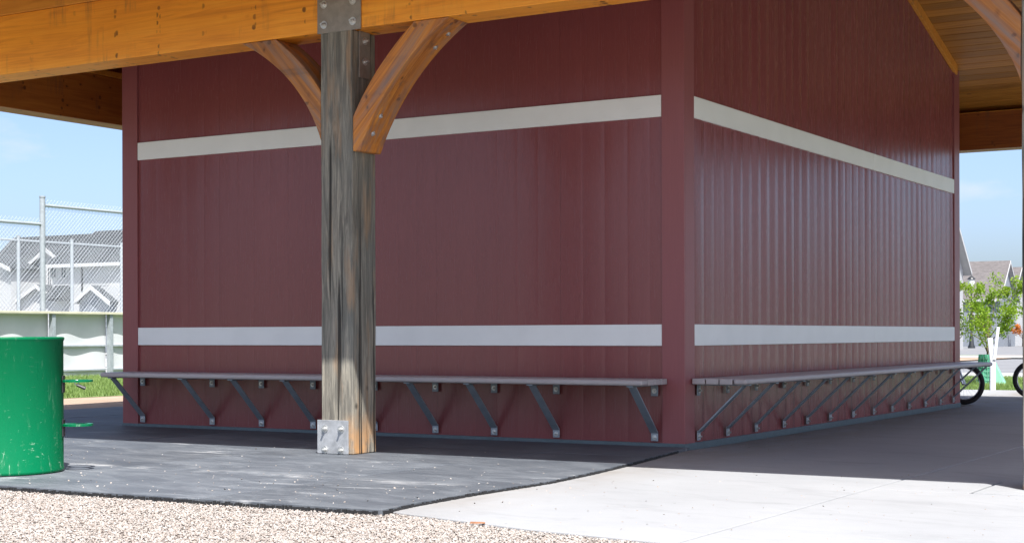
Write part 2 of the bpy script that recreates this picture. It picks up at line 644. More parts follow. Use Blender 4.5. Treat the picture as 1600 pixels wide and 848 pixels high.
def grass_mat(name, lo, hi):
    m = Mat(name, 0.75, 0.25)
    n = m.noise(1.2, m.coord((1, 1, 1), 'Position'), 6, 0.65)
    n2 = m.noise(14, m.coord((1, 1, 1), 'Position'), 4, 0.6)
    c = m.ramp(n, [(0.3, lo), (0.7, hi)])
    c = m.mix(m.ramp(n2, [(0.4, 0.0), (0.7, 0.5)]), c, tuple(x * 0.6 for x in lo))
    m.color(c)
    m.bump(n2, 0.5, 0.03)
    return m.m


def blade_mat(name, a, b, trans=0.3):
    m = Mat(name, 0.55, 0.3)
    n = m.noise(3.0, m.coord((1, 1, 1), 'Position'), 4)
    c = m.ramp(n, [(0.3, a), (0.7, b)])
    m.color(c)
    tr = m.n.new('ShaderNodeBsdfTranslucent')
    m.l.new(c, tr.inputs['Color'])
    ms = m.n.new('ShaderNodeMixShader')
    ms.inputs[0].default_value = trans
    out = m.n['Material Output']
    m.l.new(m.b.outputs[0], ms.inputs[1])
    m.l.new(tr.outputs[0], ms.inputs[2])
    m.l.new(ms.outputs[0], out.inputs['Surface'])
    return m.m


def glass_mat(name, col=(0.03, 0.04, 0.05), rough=0.06):
    m = Mat(name, rough, 0.8)
    n = m.noise(0.7, m.coord(), 3)
    m.color(m.ramp(n, [(0.3, tuple(x * 0.7 for x in col)), (0.7, tuple(x * 1.5 for x in col))]))
    return m.m


M = dict(
    siding=siding_mat(), trim=trim_mat(), band=band_mat(),
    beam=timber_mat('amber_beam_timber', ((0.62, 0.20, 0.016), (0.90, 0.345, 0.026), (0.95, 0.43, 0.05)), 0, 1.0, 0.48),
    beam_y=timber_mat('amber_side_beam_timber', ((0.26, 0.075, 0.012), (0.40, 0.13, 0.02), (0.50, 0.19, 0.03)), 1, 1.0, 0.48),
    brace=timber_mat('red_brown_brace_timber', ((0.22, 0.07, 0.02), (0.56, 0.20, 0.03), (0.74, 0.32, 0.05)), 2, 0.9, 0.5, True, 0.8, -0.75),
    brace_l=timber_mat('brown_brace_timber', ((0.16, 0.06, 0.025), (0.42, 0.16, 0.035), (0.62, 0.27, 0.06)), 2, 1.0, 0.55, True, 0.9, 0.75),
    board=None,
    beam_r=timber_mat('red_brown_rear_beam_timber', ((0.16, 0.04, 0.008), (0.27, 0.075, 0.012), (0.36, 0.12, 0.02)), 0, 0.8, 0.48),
    trimwood=timber_mat('amber_trim_timber', ((0.50, 0.18, 0.02), (0.66, 0.27, 0.03), (0.74, 0.34, 0.05)), 0, 0.4, 0.5, False),
    post=post_mat(),
    galv=steel_mat('galvanised_steel', (0.40, 0.41, 0.42), 0.48, 0.25, 0.5),
    galv_dark=steel_mat('weathered_galvanised_steel', (0.34, 0.37, 0.40), 0.45, 0.2, 0.4),
    plate=steel_mat('dull_plate_steel', (0.30, 0.27, 0.235), 0.5, 0.2, 0.5, 0.35),
    strut=steel_mat('blue_grey_bracket_steel', (0.26, 0.30, 0.34), 0.42, 0.12, 0.3),
    bolt=steel_mat('zinc_bolt_steel', (0.62, 0.62, 0.60), 0.35, 0.2, 0.85),
    flash=steel_mat('blue_grey_flashing', (0.115, 0.15, 0.165), 0.45, 0.15, 0.3),
    rubber=rubber_mat(),
    concrete=concrete_mat(),
    walk=concrete_mat('sidewalk_concrete', (0.27, 0.27, 0.265), (0.33, 0.33, 0.325)),
    pebble=pebble_mat(), gravel=gravel_bed_mat(),
    green=green_paint(),
    white=simple('white_board_plastic', (0.50, 0.51, 0.52), 0.5, 0.04, 2.0),
    cream=simple('cream_cap_plastic', (0.46, 0.44, 0.33), 0.5, 0.08, 4.0),
    fence=steel_mat('pale_galvanised_fence', (0.30, 0.33, 0.35), 0.5, 0.1, 0.25),
    asphalt=simple('weathered_asphalt', (0.15, 0.152, 0.158), 0.9, 0.15, 0.6, bump=0.2),
    dirt=simple('tan_dirt_path', (0.28, 0.20, 0.14), 0.95, 0.16, 1.5, bump=0.4),
    lawn=grass_mat('lawn_soil_and_grass', (0.09, 0.145, 0.035), (0.135, 0.19, 0.055)),
    earth=grass_mat('open_ground', (0.10, 0.13, 0.05), (0.15, 0.17, 0.075)),
    blade=blade_mat('grass_blades', (0.12, 0.20, 0.045), (0.21, 0.29, 0.085)),
    leaf=blade_mat('young_tree_leaves', (0.16, 0.29, 0.015), (0.30, 0.41, 0.045), 0.5),
    leaf_o=blade_mat('orange_leaves', (0.42, 0.13, 0.02), (0.58, 0.20, 0.03), 0.4),
    bark=simple('tree_bark', (0.16, 0.11, 0.075), 0.9, 0.3, 20, bump=0.6),
    bag=simple('green_water_bag', (0.03, 0.19, 0.11), 0.6, 0.25, 9),
    mulch=simple('pale_green_tarp', (0.16, 0.36, 0.26), 0.7, 0.15, 9),
    roofm=simple('grey_metal_roof', (0.20, 0.20, 0.21), 0.5, 0.08, 2.0, 0.3),
    tyre=simple('tyre_rubber', (0.012, 0.012, 0.013), 0.75, 0.3, 30, bump=0.3),
    chrome=steel_mat('bicycle_alloy', (0.55, 0.55, 0.56), 0.3, 0.1, 0.9),
    bikeblack=simple('black_bicycle_paint', (0.02, 0.02, 0.022), 0.35, 0.2, 12),
    lampblack=simple('black_lamp_paint', (0.02, 0.022, 0.024), 0.4, 0.2, 8),
    frost=simple('frosted_lamp_glass', (0.7, 0.72, 0.72), 0.3, 0.05, 5),
    shingle_d=shingle_mat('dark_grey_shingles', (0.035, 0.039, 0.045), (0.06, 0.065, 0.072)),
    shingle_b=shingle_mat('brown_grey_shingles', (0.11, 0.10, 0.10), (0.16, 0.147, 0.145)),
    housewhite=lap_siding_mat('white_lap_siding', (0.40, 0.405, 0.41)),
    housegrey=lap_siding_mat('grey_lap_siding', (0.20, 0.22, 0.25)),
    fascia=simple('white_fascia_paint', (0.42, 0.42, 0.42), 0.5, 0.04, 3),
    brick=simple('red_brown_brickwork', (0.34, 0.15, 0.10), 0.85, 0.3, 6),
    glass=glass_mat('window_glass'),
    carblack=simple('dark_vehicle_paint', (0.025, 0.027, 0.03), 0.25, 0.15, 3),
    taillight=simple('red_tail_lamp_lens', (0.45, 0.02, 0.015), 0.25, 0.1, 5),
    postwhite=simple('white_post_plastic', (0.48, 0.50, 0.53), 0.45, 0.04, 5),
    twig=simple('brown_wood_chip', (0.25, 0.11, 0.05), 0.8, 0.3, 30),
)


def bench_mat():
    m = Mat('grey_brown_composite', 0.42, 0.5)
    ax = m.noise(2.0, m.coord((3, 3, 60)), 5, 0.6)
    big = m.noise(1.2, m.coord(), 5)
    c = m.ramp(big, [(0.3, (0.36, 0.325, 0.32)), (0.7, (0.43, 0.39, 0.38))])
    c = m.mix(m.ramp(ax, [(0.5, 0), (0.75, 0.3)]), c, (0.27, 0.24, 0.235))
    m.color(c)
    m.bump(ax, 0.12, 0.002)
    return m.m


def ceiling_board_mat():
    m = Mat('pine_ceiling_board', 0.5, 0.4)
    r = m.rand()
    off = m.n.new('ShaderNodeVectorMath')
    off.operation = 'ADD'
    cmb = m.n.new('ShaderNodeCombineXYZ')
    m.l.new(m.math('MULTIPLY', r, 37.0), cmb.inputs[0])
    m.l.new(m.math('MULTIPLY', r, 11.0), cmb.inputs[1])
    m.l.new(m.coord((1, 1, 1)), off.inputs[0])
    m.l.new(cmb.outputs[0], off.inputs[1])
    mpp = m.n.new('ShaderNodeMapping')
    mpp.inputs['Scale'].default_value = (0.5, 16, 16)
    m.l.new(off.outputs[0], mpp.inputs['Vector'])
    g = m.noise(1.5, mpp.outputs[0], 6, 0.6, 1.5)
    c = m.ramp(g, [(0.28, (0.26, 0.10, 0.014)), (0.5, (0.38, 0.16, 0.024)), (0.75, (0.48, 0.22, 0.04))])
    mp2 = m.n.new('ShaderNodeMapping')
    mp2.inputs['Scale'].default_value = (2.2, 5.0, 5.0)
    m.l.new(off.outputs[0], mp2.inputs['Vector'])
    vd = m.voronoi(1.0, mp2.outputs[0])
    c = m.mix(m.ramp(vd, [(0.0, 0.9), (0.055, 0.8), (0.1, 0.0)]), c, (0.09, 0.03, 0.01))
    tone = m.math('ADD', 0.80, m.math('MULTIPLY', r, 0.38))
    c = m.mix(1.0, c, tone, 'MULTIPLY')
    m.color(c)
    m.bump(g, 0.15, 0.002)
    return m.m


M['bench'] = bench_mat()
M['board'] = ceiling_board_mat()

# ================================================================== setting: ground
def gz(x, y):
    """ground level: flat round the shelter, falling very slightly far away"""
    d = np.hypot(np.asarray(x) - 0.0, np.asarray(y) - 0.0)
    return -0.0032 * np.clip(d - 34.0, 0, 300)


def sheet(name, x0, x1, y0, y1, z, mat, nx=2, ny=2, kind='structure', follow=True, label=None):
    xs = np.linspace(x0, x1, nx)
    ys = np.linspace(y0, y1, ny)
    vs = [(x, y, z + (float(gz(x, y)) if follow else 0)) for y in ys for x in xs]
    fs = [(j * nx + i, j * nx + i + 1, (j + 1) * nx + i + 1, (j + 1) * nx + i) for j in range(ny - 1) for i in range(nx - 1)]
    o = MB().add(vs, fs).build(name, mat)
    o['kind'] = kind
    if label:
        o['label'] = label
    return o


# the open ground: one sheet out to the horizon, finer near the shelter
xs = np.unique(np.concatenate([np.linspace(-1200, 1200, 41), np.linspace(-200, 120, 65), np.linspace(-40, 40, 33)]))
ys = np.unique(np.concatenate([np.linspace(-600, 1500, 41), np.linspace(-40, 260, 61), np.linspace(-40, 40, 33)]))
vs = [(x, y, -0.085 + float(gz(x, y))) for y in ys for x in xs]
nx, ny = len(xs), len(ys)
fs = [(j * nx + i, j * nx + i + 1, (j + 1) * nx + i + 1, (j + 1) * nx + i) for j in range(ny - 1) for i in range(nx - 1)]
o = MB().add(vs, fs).build('ground', M['earth'])
tag(o, 'open flat ground of grass and earth reaching to the horizon', kind='structure')

# gravel bed in front of the mats and the slab
gv = MB()
gv.add([(-12.0, -34.0, -0.018), (26, -34.0, -0.018), (26, -4.95, -0.018), (2.2, -4.72, -0.018), (0.3, -4.3, -0.018), (-9.3, -4.45, -0.018), (-12.0, -4.45, -0.018)],
       [(0, 1, 2, 3, 4, 5, 6)])
gb = gv.build('gravel_bed', M['gravel'])
tag(gb, 'pale tan gravel bed in front of the black mats', kind='structure')

# dirt path and lawn on the left, rink side
tag(sheet('dirt_path', -12.05, -8.9, -4.45, 60, -0.012, M['dirt'], 4, 40), 'tan dirt path between the mats and the lawn')
tag(sheet('lawn', -20.85, -12.05, -30, 60, -0.008, M['lawn'], 12, 60), 'green lawn in front of the white rink boards')

# concrete slab under and behind the shelter: separate panels with recessed joints
slab = empty('pavement', (2.2, 0, 0), 'pale concrete slab in jointed panels beside the clad building', kind='structure')
GAP = 0.012


def front_y(x):                       # edge of the slab towards the gravel
    return float(np.interp(x, [0.0, 0.39, 1.37, 2.18, 2.3, 6.0, 12.0], [-4.40, -4.487, -4.761, -4.877, -4.89, -5.2, -5.5]))


PADX0, PADX1, PADY0, PADY1 = 2.77, 3.52, -2.16, -1.39


def panel(poly, name='concrete_panel', top=0.0):
    mb = MB().prism(poly, 2, -0.16, top)
    return part(mb, name, M['concrete'], slab, bevel=0.006, segs=2)


panel([(0.06, front_y(0.06)), (1.37, front_y(1.37)), (2.2 - GAP, front_y(2.2)), (2.2 - GAP, 4.2 - GAP), (0.06, 4.2 - GAP)])
panel([(2.2, front_y(2.2)), (4.6 - GAP, front_y(4.6)), (4.6 - GAP, -2.17 - GAP), (2.2, -2.17 - GAP)])
panel([(2.2, -2.17), (PADX0 - 0.022, -2.17), (PADX0 - 0.022, PADY1 + 0.022), (PADX1 + 0.022, PADY1 + 0.022),
       (PADX1 + 0.022, -2.17), (4.6 - GAP, -2.17), (4.6 - GAP, 4.2 - GAP), (2.2, 4.2 - GAP)])
panel([(PADX0, PADY0), (PADX1, PADY0), (PADX1, PADY1), (PADX0, PADY1)], 'post_pad', 0.003)
panel([(4.6, front_y(4.6)), (9.0, front_y(9.0)), (9.0, 4.2 - GAP), (4.6, 4.2 - GAP)])
for (xa, xb) in ((0.06, 2.2), (2.2, 4.6), (4.6, 9.0)):
    panel([(xa, 4.2), (xb - GAP, 4.2), (xb - GAP, 8.6 - GAP), (xa, 8.6 - GAP)])
for (xa, xb) in ((-8.6, -4.4), (-4.4, -1.0), (-1.0, 2.2), (2.2, 4.6), (4.6, 9.0)):
    panel([(xa, 8.6), (xb - GAP, 8.6), (xb - GAP, 11.6 - GAP), (xa, 11.6 - GAP)])
    panel([(xa, 11.6), (xb - GAP, 11.6), (xb - GAP, 13.85), (xa, 13.85)])

# lawn strip, street and far pavements behind
tag(sheet('lawn_strip', -60, 60, 13.9, 21.5, -0.03, M['lawn'], 20, 8), 'strip of lawn behind the slab, round the young tree')
tag(sheet('far_sidewalk', -60, 60, 21.5, 25.0, -0.01, M['walk'], 20, 4), 'pale sidewalk beyond the lawn strip')
tag(sheet('road', -90, 90, 25.0, 50.0, -0.05, M['asphalt'], 30, 12), 'pale weathered asphalt street beyond the shelter')
tag(sheet('far_verge', -90, 90, 50.0, 58.0, 0.0, M['walk'], 30, 4), 'pale concrete verge on the far side of the street')
tag(sheet('parking_apron', -130, 130, 58.0, 215.0, -0.05, M['asphalt'], 40, 40), 'pale paved apron running up to the houses')

# ================================================================== rubber matting
mats = empty('rubber_matting', (-2, -3, 0), 'black rubber floor matting laid in sheets round the front of the building', 'floor mat')
MT = 0.022


def mat_right(y):
    return float(np.interp(y, [-4.7, -4.55, -4.32, -3.67, -2.87, -2.17, -1.48, -0.30, -0.05],
                           [0.455, 0.445, 0.418, 0.396, 0.432, 0.37, 0.281, 0.09, 0.06]))


def mat_front(x):
    return float(np.interp(x, [-9.0, -2.3, -0.72, 0.45], [-4.74, -4.70, -4.675, -4.615]))


ystops = [-4.63, -3.41, -2.19, -0.97, -0.012]
xstops = [99, -0.72, -2.55, -4.38, -6.21, -8.98]
g = 0.0035
for j in range(4):
    for i in range(5):
        y0, y1 = ystops[j] + (g if j else 0), ystops[j + 1] - g
        x1, x0 = xstops[i] - g, xstops[i + 1] + g
        sk = random.uniform(-0.006, 0.006)
        if i == 0:
            yy = list(np.linspace(y0, y1, 8))
            poly = [(x0, y1), (x0, y0)] + [(mat_right(y), y) for y in yy]
            if j == 0:
                poly = [(x0, y1), (x0, mat_front(x0)), (mat_right(-4.61), mat_front(0.45))] + [(mat_right(y), y) for y in yy[1:]]
        else:
            poly = [(x0, mat_front(x0) if j == 0 else y0 + sk), (x1, mat_front(x1) if j == 0 else y0), (x1, y1), (x0, y1)]
        part(MB().prism(poly, 2, -0.012, MT + random.uniform(-0.0012, 0.0012)), 'rubber_sheet', M['rubber'], mats, bevel=0.004)
for k in range(6):                              # sheets running back along the left end of the building
    y0, y1 = 0.002 + k * 1.22, 0.002 + (k + 1) * 1.22 - g * 2
    part(MB().prism([(-8.98, y0), (-7.5 - g, y0), (-7.5 - g, y1), (-8.98, y1)], 2, -0.012, MT), 'rubber_sheet', M['rubber'], mats, bevel=0.004)
    part(MB().prism([(-7.5 + g, y0), (-6.03, y0), (-6.03, y1), (-7.5 + g, y1)], 2, -0.012, MT - 0.001), 'rubber_sheet', M['rubber'], mats, bevel=0.004)
# crumbly lower lip along the front edge
lip = MB()
x = -8.9
while x < 0.42:
    wl_ = random.uniform(0.008, 0.022)
    yb = mat_front(x)
    hgt = random.uniform(0.006, 0.014)
    lip.box((x, yb - random.uniform(0.003, 0.012), -0.013), (x + wl_, yb + 0.01, hgt))
    x += wl_ + random.uniform(0.0, 0.01)
y = -4.6
while y < -0.3:
    wl_ = random.uniform(0.008, 0.03)
    xr_ = mat_right(y)
    lip.box((xr_ - 0.01, y, -0.002), (xr_ + random.uniform(0.002, 0.011), y + wl_, random.uniform(0.008, 0.019)))
    y += wl_ + random.uniform(0.0, 0.006)
o = part(lip, 'crumbled_edge', M['tyre'], mats)
o['kind'] = 'stuff'

# ================================================================== clad building
L_, W_ = 5.97, 8.08
RS, RF, RR, RY = 0.283, 4.329, 6.421, 3.696     # roof slope, ceiling heights: front plane RF+RS*y, rear plane RR-RS*y


def ceil_z(y):
    return min(RF + RS * y, RR - RS * y)


bld = empty('clad_building', (-L_ / 2, W_ / 2, 0), 'burgundy panel clad building with two pale horizontal bands', 'building')


def siding_panel(o3, ds, dn, s0, s1, ztop, name='siding_panel'):
    """one siding sheet from s0 to s1 along ds, bulging a little between its grooves; ztop(s) gives the top"""
    o3, ds, dn = np.array(o3, float), np.array(ds, float), np.array(dn, float)
    pitch = 0.2033
    prof = []
    k0 = int(math.floor(s0 / pitch - 1e-6))
    k1 = int(math.ceil(s1 / pitch + 1e-6))
    for k in range(k0, k1):
        a, b = k * pitch, (k + 1) * pitch
        amp = (random.choice((0.002, 0.0045, 0.006, 0.0075, 0.0095)) if dn[0] > 0.5 else random.choice((0.0005, 0.0009, 0.0013, 0.0018))) * random.uniform(0.75, 1.2)
        gd = random.choice((0.0003, 0.0006, 0.0010, 0.0016)) if dn[0] > 0.5 else random.choice((0.0002, 0.0004, 0.0009))
        for t, dpt in ((0.0, -gd), (0.02, -gd), (0.055, -0.0001), (0.15, 0.30), (0.28, 0.68), (0.42, 0.95),
                       (0.55, 1.0), (0.70, 0.8), (0.84, 0.40), (0.94, -0.0001), (0.98, -gd)):
            s_ = a + t * pitch
            if s0 <= s_ <= s1:
                prof.append((s_, dpt if dpt < 0 else dpt * amp, dpt > 0))
    if prof[0][0] > s0 + 1e-4:
        prof.insert(0, (s0, 0, False))
    if prof[-1][0] < s1 - 1e-4:
        prof.append((s1, 0, False))
    nzr = 15
    ph = random.uniform(0, 6)
    vs, fs = [], []
    n = len(prof)
    for j in range(nzr):
        t = j / (nzr - 1)
        for s_, d_, bulge in prof:
            z = 0.03 + t * (ztop(s_) - 0.03)
            dd = d_
            if bulge:
                dd = d_ * (1 + 0.30 * math.sin(z * 1.7 + ph + s_ * 5)) + (0.0011 if dn[0] > 0.5 else 0.0003) * math.sin(s_ * 61.8 + ph + 0.5 * math.sin(z * 2.3 + s_ * 9))
            vs.append(o3 + ds * s_ + dn * dd + np.array([0, 0, z]))
    for j in range(nzr - 1):
        for i in range(n - 1):
            fs.append((j * n + i, j * n + i + 1, (j + 1) * n + i + 1, (j + 1) * n + i))
    # back face, so the sheet has thickness
    b0 = len(vs)
    for s_ in (s0, s1):
        vs.append(o3 + ds * s_ - dn * 0.012 + np.array([0, 0, 0.03]))
    for s_ in (s1, s0):
        vs.append(o3 + ds * s_ - dn * 0.012 + np.array([0, 0, ztop(s_)]))
    fs.append((b0, b0 + 1, b0 + 2, b0 + 3))
    me = bpy.data.meshes.new(name)
    me.from_pydata([tuple(map(float, v)) for v in vs], [], fs)
    # outward normals
    me.update()
    if np.dot(np.array(me.polygons[len(fs) // 2].normal), dn) < 0:
        me.flip_normals()
    ob = link(name, me, M['siding'], None, True)
    return keep(ob, bld)


SW = 1.22
# front wall (y = 0, facing -y): s runs from the left end
s = 0.0
while s < L_ - 0.01:
    e = min(s + SW, L_)
    siding_panel((-L_, 0, 0), (1, 0, 0), (0, -1, 0), s + 0.0006, e - 0.0006, lambda q: ceil_z(0) - 0.005)
    s += SW
s = 0.0
while s < W_ - 0.01:
    e = min(s + SW, W_)
    if s < RY < e and RY - s > 0.05 and e - RY > 0.05:
        cuts = [(s, RY), (RY, e)]
    else:
        cuts = [(s, e)]
    for a, b in cuts:
        siding_panel((0, 0, 0), (0, 1, 0), (1, 0, 0), a + 0.0006, b - 0.0006, lambda q: ceil_z(q) - 0.005)
    s += SW
# plain wall core closing the box (rear wall and left end lie out of view)
core = MB()
yy = [0.014, RY, W_ - 0.014]
poly = [(0.014, 0.02), (0.014, ceil_z(0.014) - 0.02), (RY, ceil_z(RY) - 0.02), (W_ - 0.014, ceil_z(W_ - 0.014) - 0.02), (W_ - 0.014, 0.02)]
core.prism(poly, 0, -L_ + 0.0, -0.014)
part(core, 'wall_core', M['siding'], bld)

TW = 0.172


def trim_board(a, b, name='corner_trim', mat='trim'):
    return part(MB().box(a, b), name, M[mat], bld, bevel=0.003)


# corner boards: the front ones cover the edge of the side ones
trim_board((-TW, -0.022, 0.045), (0.022, 0.0, ceil_z(0) - 0.012))
trim_board((0.0, 0.0005, 0.045), (0.0215, TW, ceil_z(0) - 0.012))
trim_board((-L_ - 0.02, -0.022, 0.045), (-L_ + 0.18, 0.0, ceil_z(0) - 0.012))
trim_board((-L_ - 0.02, 0.0005, 0.045), (-L_ - 0.0005, TW, ceil_z(0) - 0.012))
trim_board((0.0, W_ - 0.215, 0.045), (0.0215, W_ + 0.02, ceil_z(W_) - 0.012))

ZUT, ZUB, ZLT, ZLB = 2.7728, 2.6034, 0.9769, 0.8088


def band(a, b):
    return part(MB().box(a, b), 'band_board', M['band'], bld, bevel=0.003)


for zt, zb in ((ZUT, ZUB), (ZLT, ZLB)):
    band((-L_ + 0.184, -0.020, zb), (-TW - 0.003, 0.002, zt))
    band((-0.002, TW + 0.003, zb), (0.020, 4.7085, zt))
    band((-0.002, 4.7115, zb), (0.020, W_ - 0.219, zt))
# base flashing
part(MB().box((-L_ - 0.026, -0.030, -0.02), (0.030, -0.001, 0.048)), 'base_flashing', M['flash'], bld, bevel=0.003)
part(MB().box((0.001, 0.0, -0.02), (0.0295, W_ + 0.026, 0.047)), 'base_flashing', M['flash'], bld, bevel=0.003)

# ================================================================== timber pavilion
pav = empty('timber_pavilion', (-2.0, 3.7, 0), 'amber timber pavilion with curved braces roofing over the clad building', 'pavilion')
BZ0, BZ1 = 3.145, 3.65
XA0, XA1 = -7.34, -7.05        # left side beam
XB0, XB1 = 2.98, 3.27          # right side beam
YF0, YF1 = -1.87, -1.58        # front beam
YR0, YR1 = 9.15, 9.44          # rear beam
RB0, RB1 = 3.27, 3.752
ROOF_X0, ROOF_X1 = -8.5, 4.62
EAVE_F, EAVE_R = -2.975, 9.70

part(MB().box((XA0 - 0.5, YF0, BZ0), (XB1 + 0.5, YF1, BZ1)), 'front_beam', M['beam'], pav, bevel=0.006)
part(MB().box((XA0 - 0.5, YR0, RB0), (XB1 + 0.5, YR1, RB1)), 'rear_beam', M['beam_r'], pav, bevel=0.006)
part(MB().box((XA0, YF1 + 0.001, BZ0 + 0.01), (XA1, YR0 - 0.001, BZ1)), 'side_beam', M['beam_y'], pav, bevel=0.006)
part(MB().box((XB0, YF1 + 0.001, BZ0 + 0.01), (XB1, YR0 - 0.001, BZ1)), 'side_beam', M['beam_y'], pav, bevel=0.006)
# trims between the beams and the ceiling
part(MB().box((XA0 - 0.5, YF0 - 0.012, BZ1 + 0.002), (XB1 + 0.5, YF1 - 0.02, ceil_z(YF0) - 0.003)), 'ceiling_trim', M['trimwood'], pav, bevel=0.004)
part(MB().box((XA0 - 0.5, YR0 - 0.03, RB1 + 0.002), (XB1 + 0.5, YR1 - 0.03, ceil_z(YR1) - 0.003)), 'ceiling_trim', M['trimwood'], pav, bevel=0.004)
part(MB().box((XA0 + 0.04, 0.3, BZ1 + 0.002), (XA1 + 0.02, 7.0, BZ1 + 0.06)), 'ceiling_trim', M['trimwood'], pav, bevel=0.004)
for xx in (XA0 + 0.10, XB0 + 0.10):
    poly = [(YF1, BZ1 + 0.001), (YF1, ceil_z(YF1) - 0.004), (RY, ceil_z(RY) - 0.004), (YR0, ceil_z(YR0) - 0.004), (YR0, BZ1 + 0.001)]
    part(MB().prism(poly, 0, xx, xx + 0.05), 'gable_panel', M['beam_y'], pav)
# rake trims where the ceiling meets the clad gable
for (y0, y1) in ((0.0, RY), (RY, 7.94)):
    poly = [(y0, ceil_z(y0) - 0.118), (y1, ceil_z(y1) - 0.118), (y1, ceil_z(y1) - 0.002), (y0, ceil_z(y0) - 0.002)]
    part(MB().prism(poly, 0, 0.004, 0.045), 'rake_trim', M['trimwood'], pav, bevel=0.004)

# ceiling boards, each its own board laid along x
BW = 0.163
ang = math.atan(RS)


def ceiling_run(y_from, y_to, plane, sign):
    n = int(abs(y_to - y_from) * math.sqrt(1 + RS * RS) / BW)
    bm_ = None
    for k in range(n + 1):
        dist = (k + 0.5) * BW
        dy = dist * math.cos(ang) * (1 if y_to > y_from else -1)
        y = y_from + dy
        z = plane(y)
        if bm_ is None:
            bm_ = MB().box((-6.56, -BW / 2 + 0.003, 0.0), (6.56, BW / 2 - 0.003, 0.02)).mesh('ceiling_board')
            bm_.materials.append(M['board'])
        ob = bpy.data.objects.new('ceiling_board', bm_)
        COL.objects.link(ob)
        ob.location = ((ROOF_X0 + ROOF_X1) / 2, y, z)
        ob.rotation_euler = (sign * ang, 0, 0)
        bv = ob.modifiers.new('bevel', 'BEVEL')
        bv.width = 0.005
        bv.segments = 1
        keep(ob, pav)


ceiling_run(RY, EAVE_F + 0.06, lambda y: RF + RS * y, 1)
ceiling_run(RY, EAVE_R - 0.06, lambda y: RR - RS * y, -1)
# roof deck above the boards
for y0, y1 in ((EAVE_F, RY), (RY, EAVE_R)):
    poly = [(y0, ceil_z(y0) + 0.021), (y1, ceil_z(y1) + 0.021), (y1, ceil_z(y1) + 0.20), (y0, ceil_z(y0) + 0.20)]
    part(MB().prism(poly, 0, ROOF_X0, ROOF_X1), 'roof_deck', M['roofm'], pav)
part(MB().box((ROOF_X0, EAVE_F - 0.03, ceil_z(EAVE_F) - 0.002), (ROOF_X1, EAVE_F - 0.001, ceil_z(EAVE_F) + 0.21)), 'eave_fascia', M['trimwood'], pav, bevel=0.003)
part(MB().box((ROOF_X0, EAVE_R + 0.001, ceil_z(EAVE_R) - 0.002), (ROOF_X1, EAVE_R + 0.03, ceil_z(EAVE_R) + 0.21)), 'eave_fascia', M['trimwood'], pav, bevel=0.003)

PW = 0.29


def bolt(p, n, r=0.018, ln=0.02, parent=None, washer=True, name='bolt'):
    """hex bolt with a washer, head pointing along n"""
    p, n = Vector(p), Vector(n).normalized()
    mb = MB()
    if washer:
        mb.cyl(p, p + n * 0.004, r * 1.75, 18)
    mb.cyl(p + n * 0.0042, p + n * (0.0042 + ln * 0.6), r, 6)
    mb.cyl(p + n * (0.004 + ln * 0.6), p + n * (0.004 + ln * 1.6), r * 0.55, 10)
    return keep(mb.build(name, M['bolt'], None), parent)


def post(x0, y0, ztop, zbase, steel=True, lap=0.03):
    x1, y1 = x0 + PW, y0 + PW
    mb = MB()
    n = 14
    vs, fs = [], []
    for j in range(n):
        z = zbase + (ztop - zbase) * j / (n - 1)
        for (cx, cy) in ((x0, y0), (x1, y0), (x1, y1), (x0, y1)):
            vs.append((cx + random.uniform(-0.0018, 0.0018), cy + random.uniform(-0.0018, 0.0018), z))
    for j in range(n - 1):
        for k in range(4):
            fs.append((j * 4 + k, j * 4 + (k + 1) % 4, (j + 1) * 4 + (k + 1) % 4, (j + 1) * 4 + k))
    fs += [(3, 2, 1, 0), tuple((n - 1) * 4 + k for k in range(4))]
    mb.add(vs, fs)
    p = part(mb, 'post', M['post'], pav, bevel=0.008)
    if steel:
        for sgn, yy_ in ((-1, y0), (1, y1)):
            ya, yb = (yy_ - 0.014, yy_ - 0.0025) if sgn < 0 else (yy_ + 0.0025, yy_ + 0.014)
            bp = part(MB().box((x0 - lap, ya, zbase + 0.002), (x1 - 0.005 - lap, yb, zbase + 0.25)), 'base_plate', M['galv'], p, bevel=0.002)
            for bx_ in (0.04, 0.19):
                for bz_ in (0.03, 0.185):
                    bolt((x0 + bx_, ya if sgn < 0 else yb, zbase + bz_), (0, sgn, 0), 0.016, 0.020, p)
        tp = part(MB().box((x0 - 0.02, y0 - 0.013, 3.135), (x0 + 0.38, y0 - 0.0025, BZ1 + 0.06)), 'connector_plate', M['plate'], p, bevel=0.002)
        for bx_ in (0.043, 0.309):
            for bz_ in (3.197, 3.347, 3.497):
                bolt((x0 + bx_, y0 - 0.013, bz_), (0, -1, 0), 0.017, 0.022, p)
        part(MB().box((x1 + 0.001, y0 + 0.08, 2.80), (x1 + 0.011, y0 + 0.21, 3.144)), 'side_strap', M['plate'], p, bevel=0.002)
        for bz_ in (2.924, 3.076):
            bolt((x1 + 0.011, y0 + 0.145, bz_), (1, 0, 0), 0.016, 0.02, p)
    return p


P1 = post(-2.085, YF0, BZ0 - 0.001, MT)
P2 = post(2.98, YF0, BZ0 - 0.001, 0.003, lap=-0.01)
P3 = post(-7.34, YF0, BZ0 - 0.001, MT)
P4 = post(2.98, YR0, RB0 - 0.001, 0.0, steel=False)
P5 = post(-7.34, YR0, RB0 - 0.001, 0.0, steel=False)


def smooth_curve(pts, n=18):
    pts = np.array(pts, float)
    t = np.concatenate([[0], np.cumsum(np.hypot(*np.diff(pts, axis=0).T))])
    # cubic fit keeps the arc even
    k = min(3, len(pts) - 1)
    cx = np.polyfit(t, pts[:, 0], k)
    cz = np.polyfit(t, pts[:, 1], k)
    tt = np.linspace(0, t[-1], n)
    return np.stack([np.polyval(cx, tt), np.polyval(cz, tt)], 1)


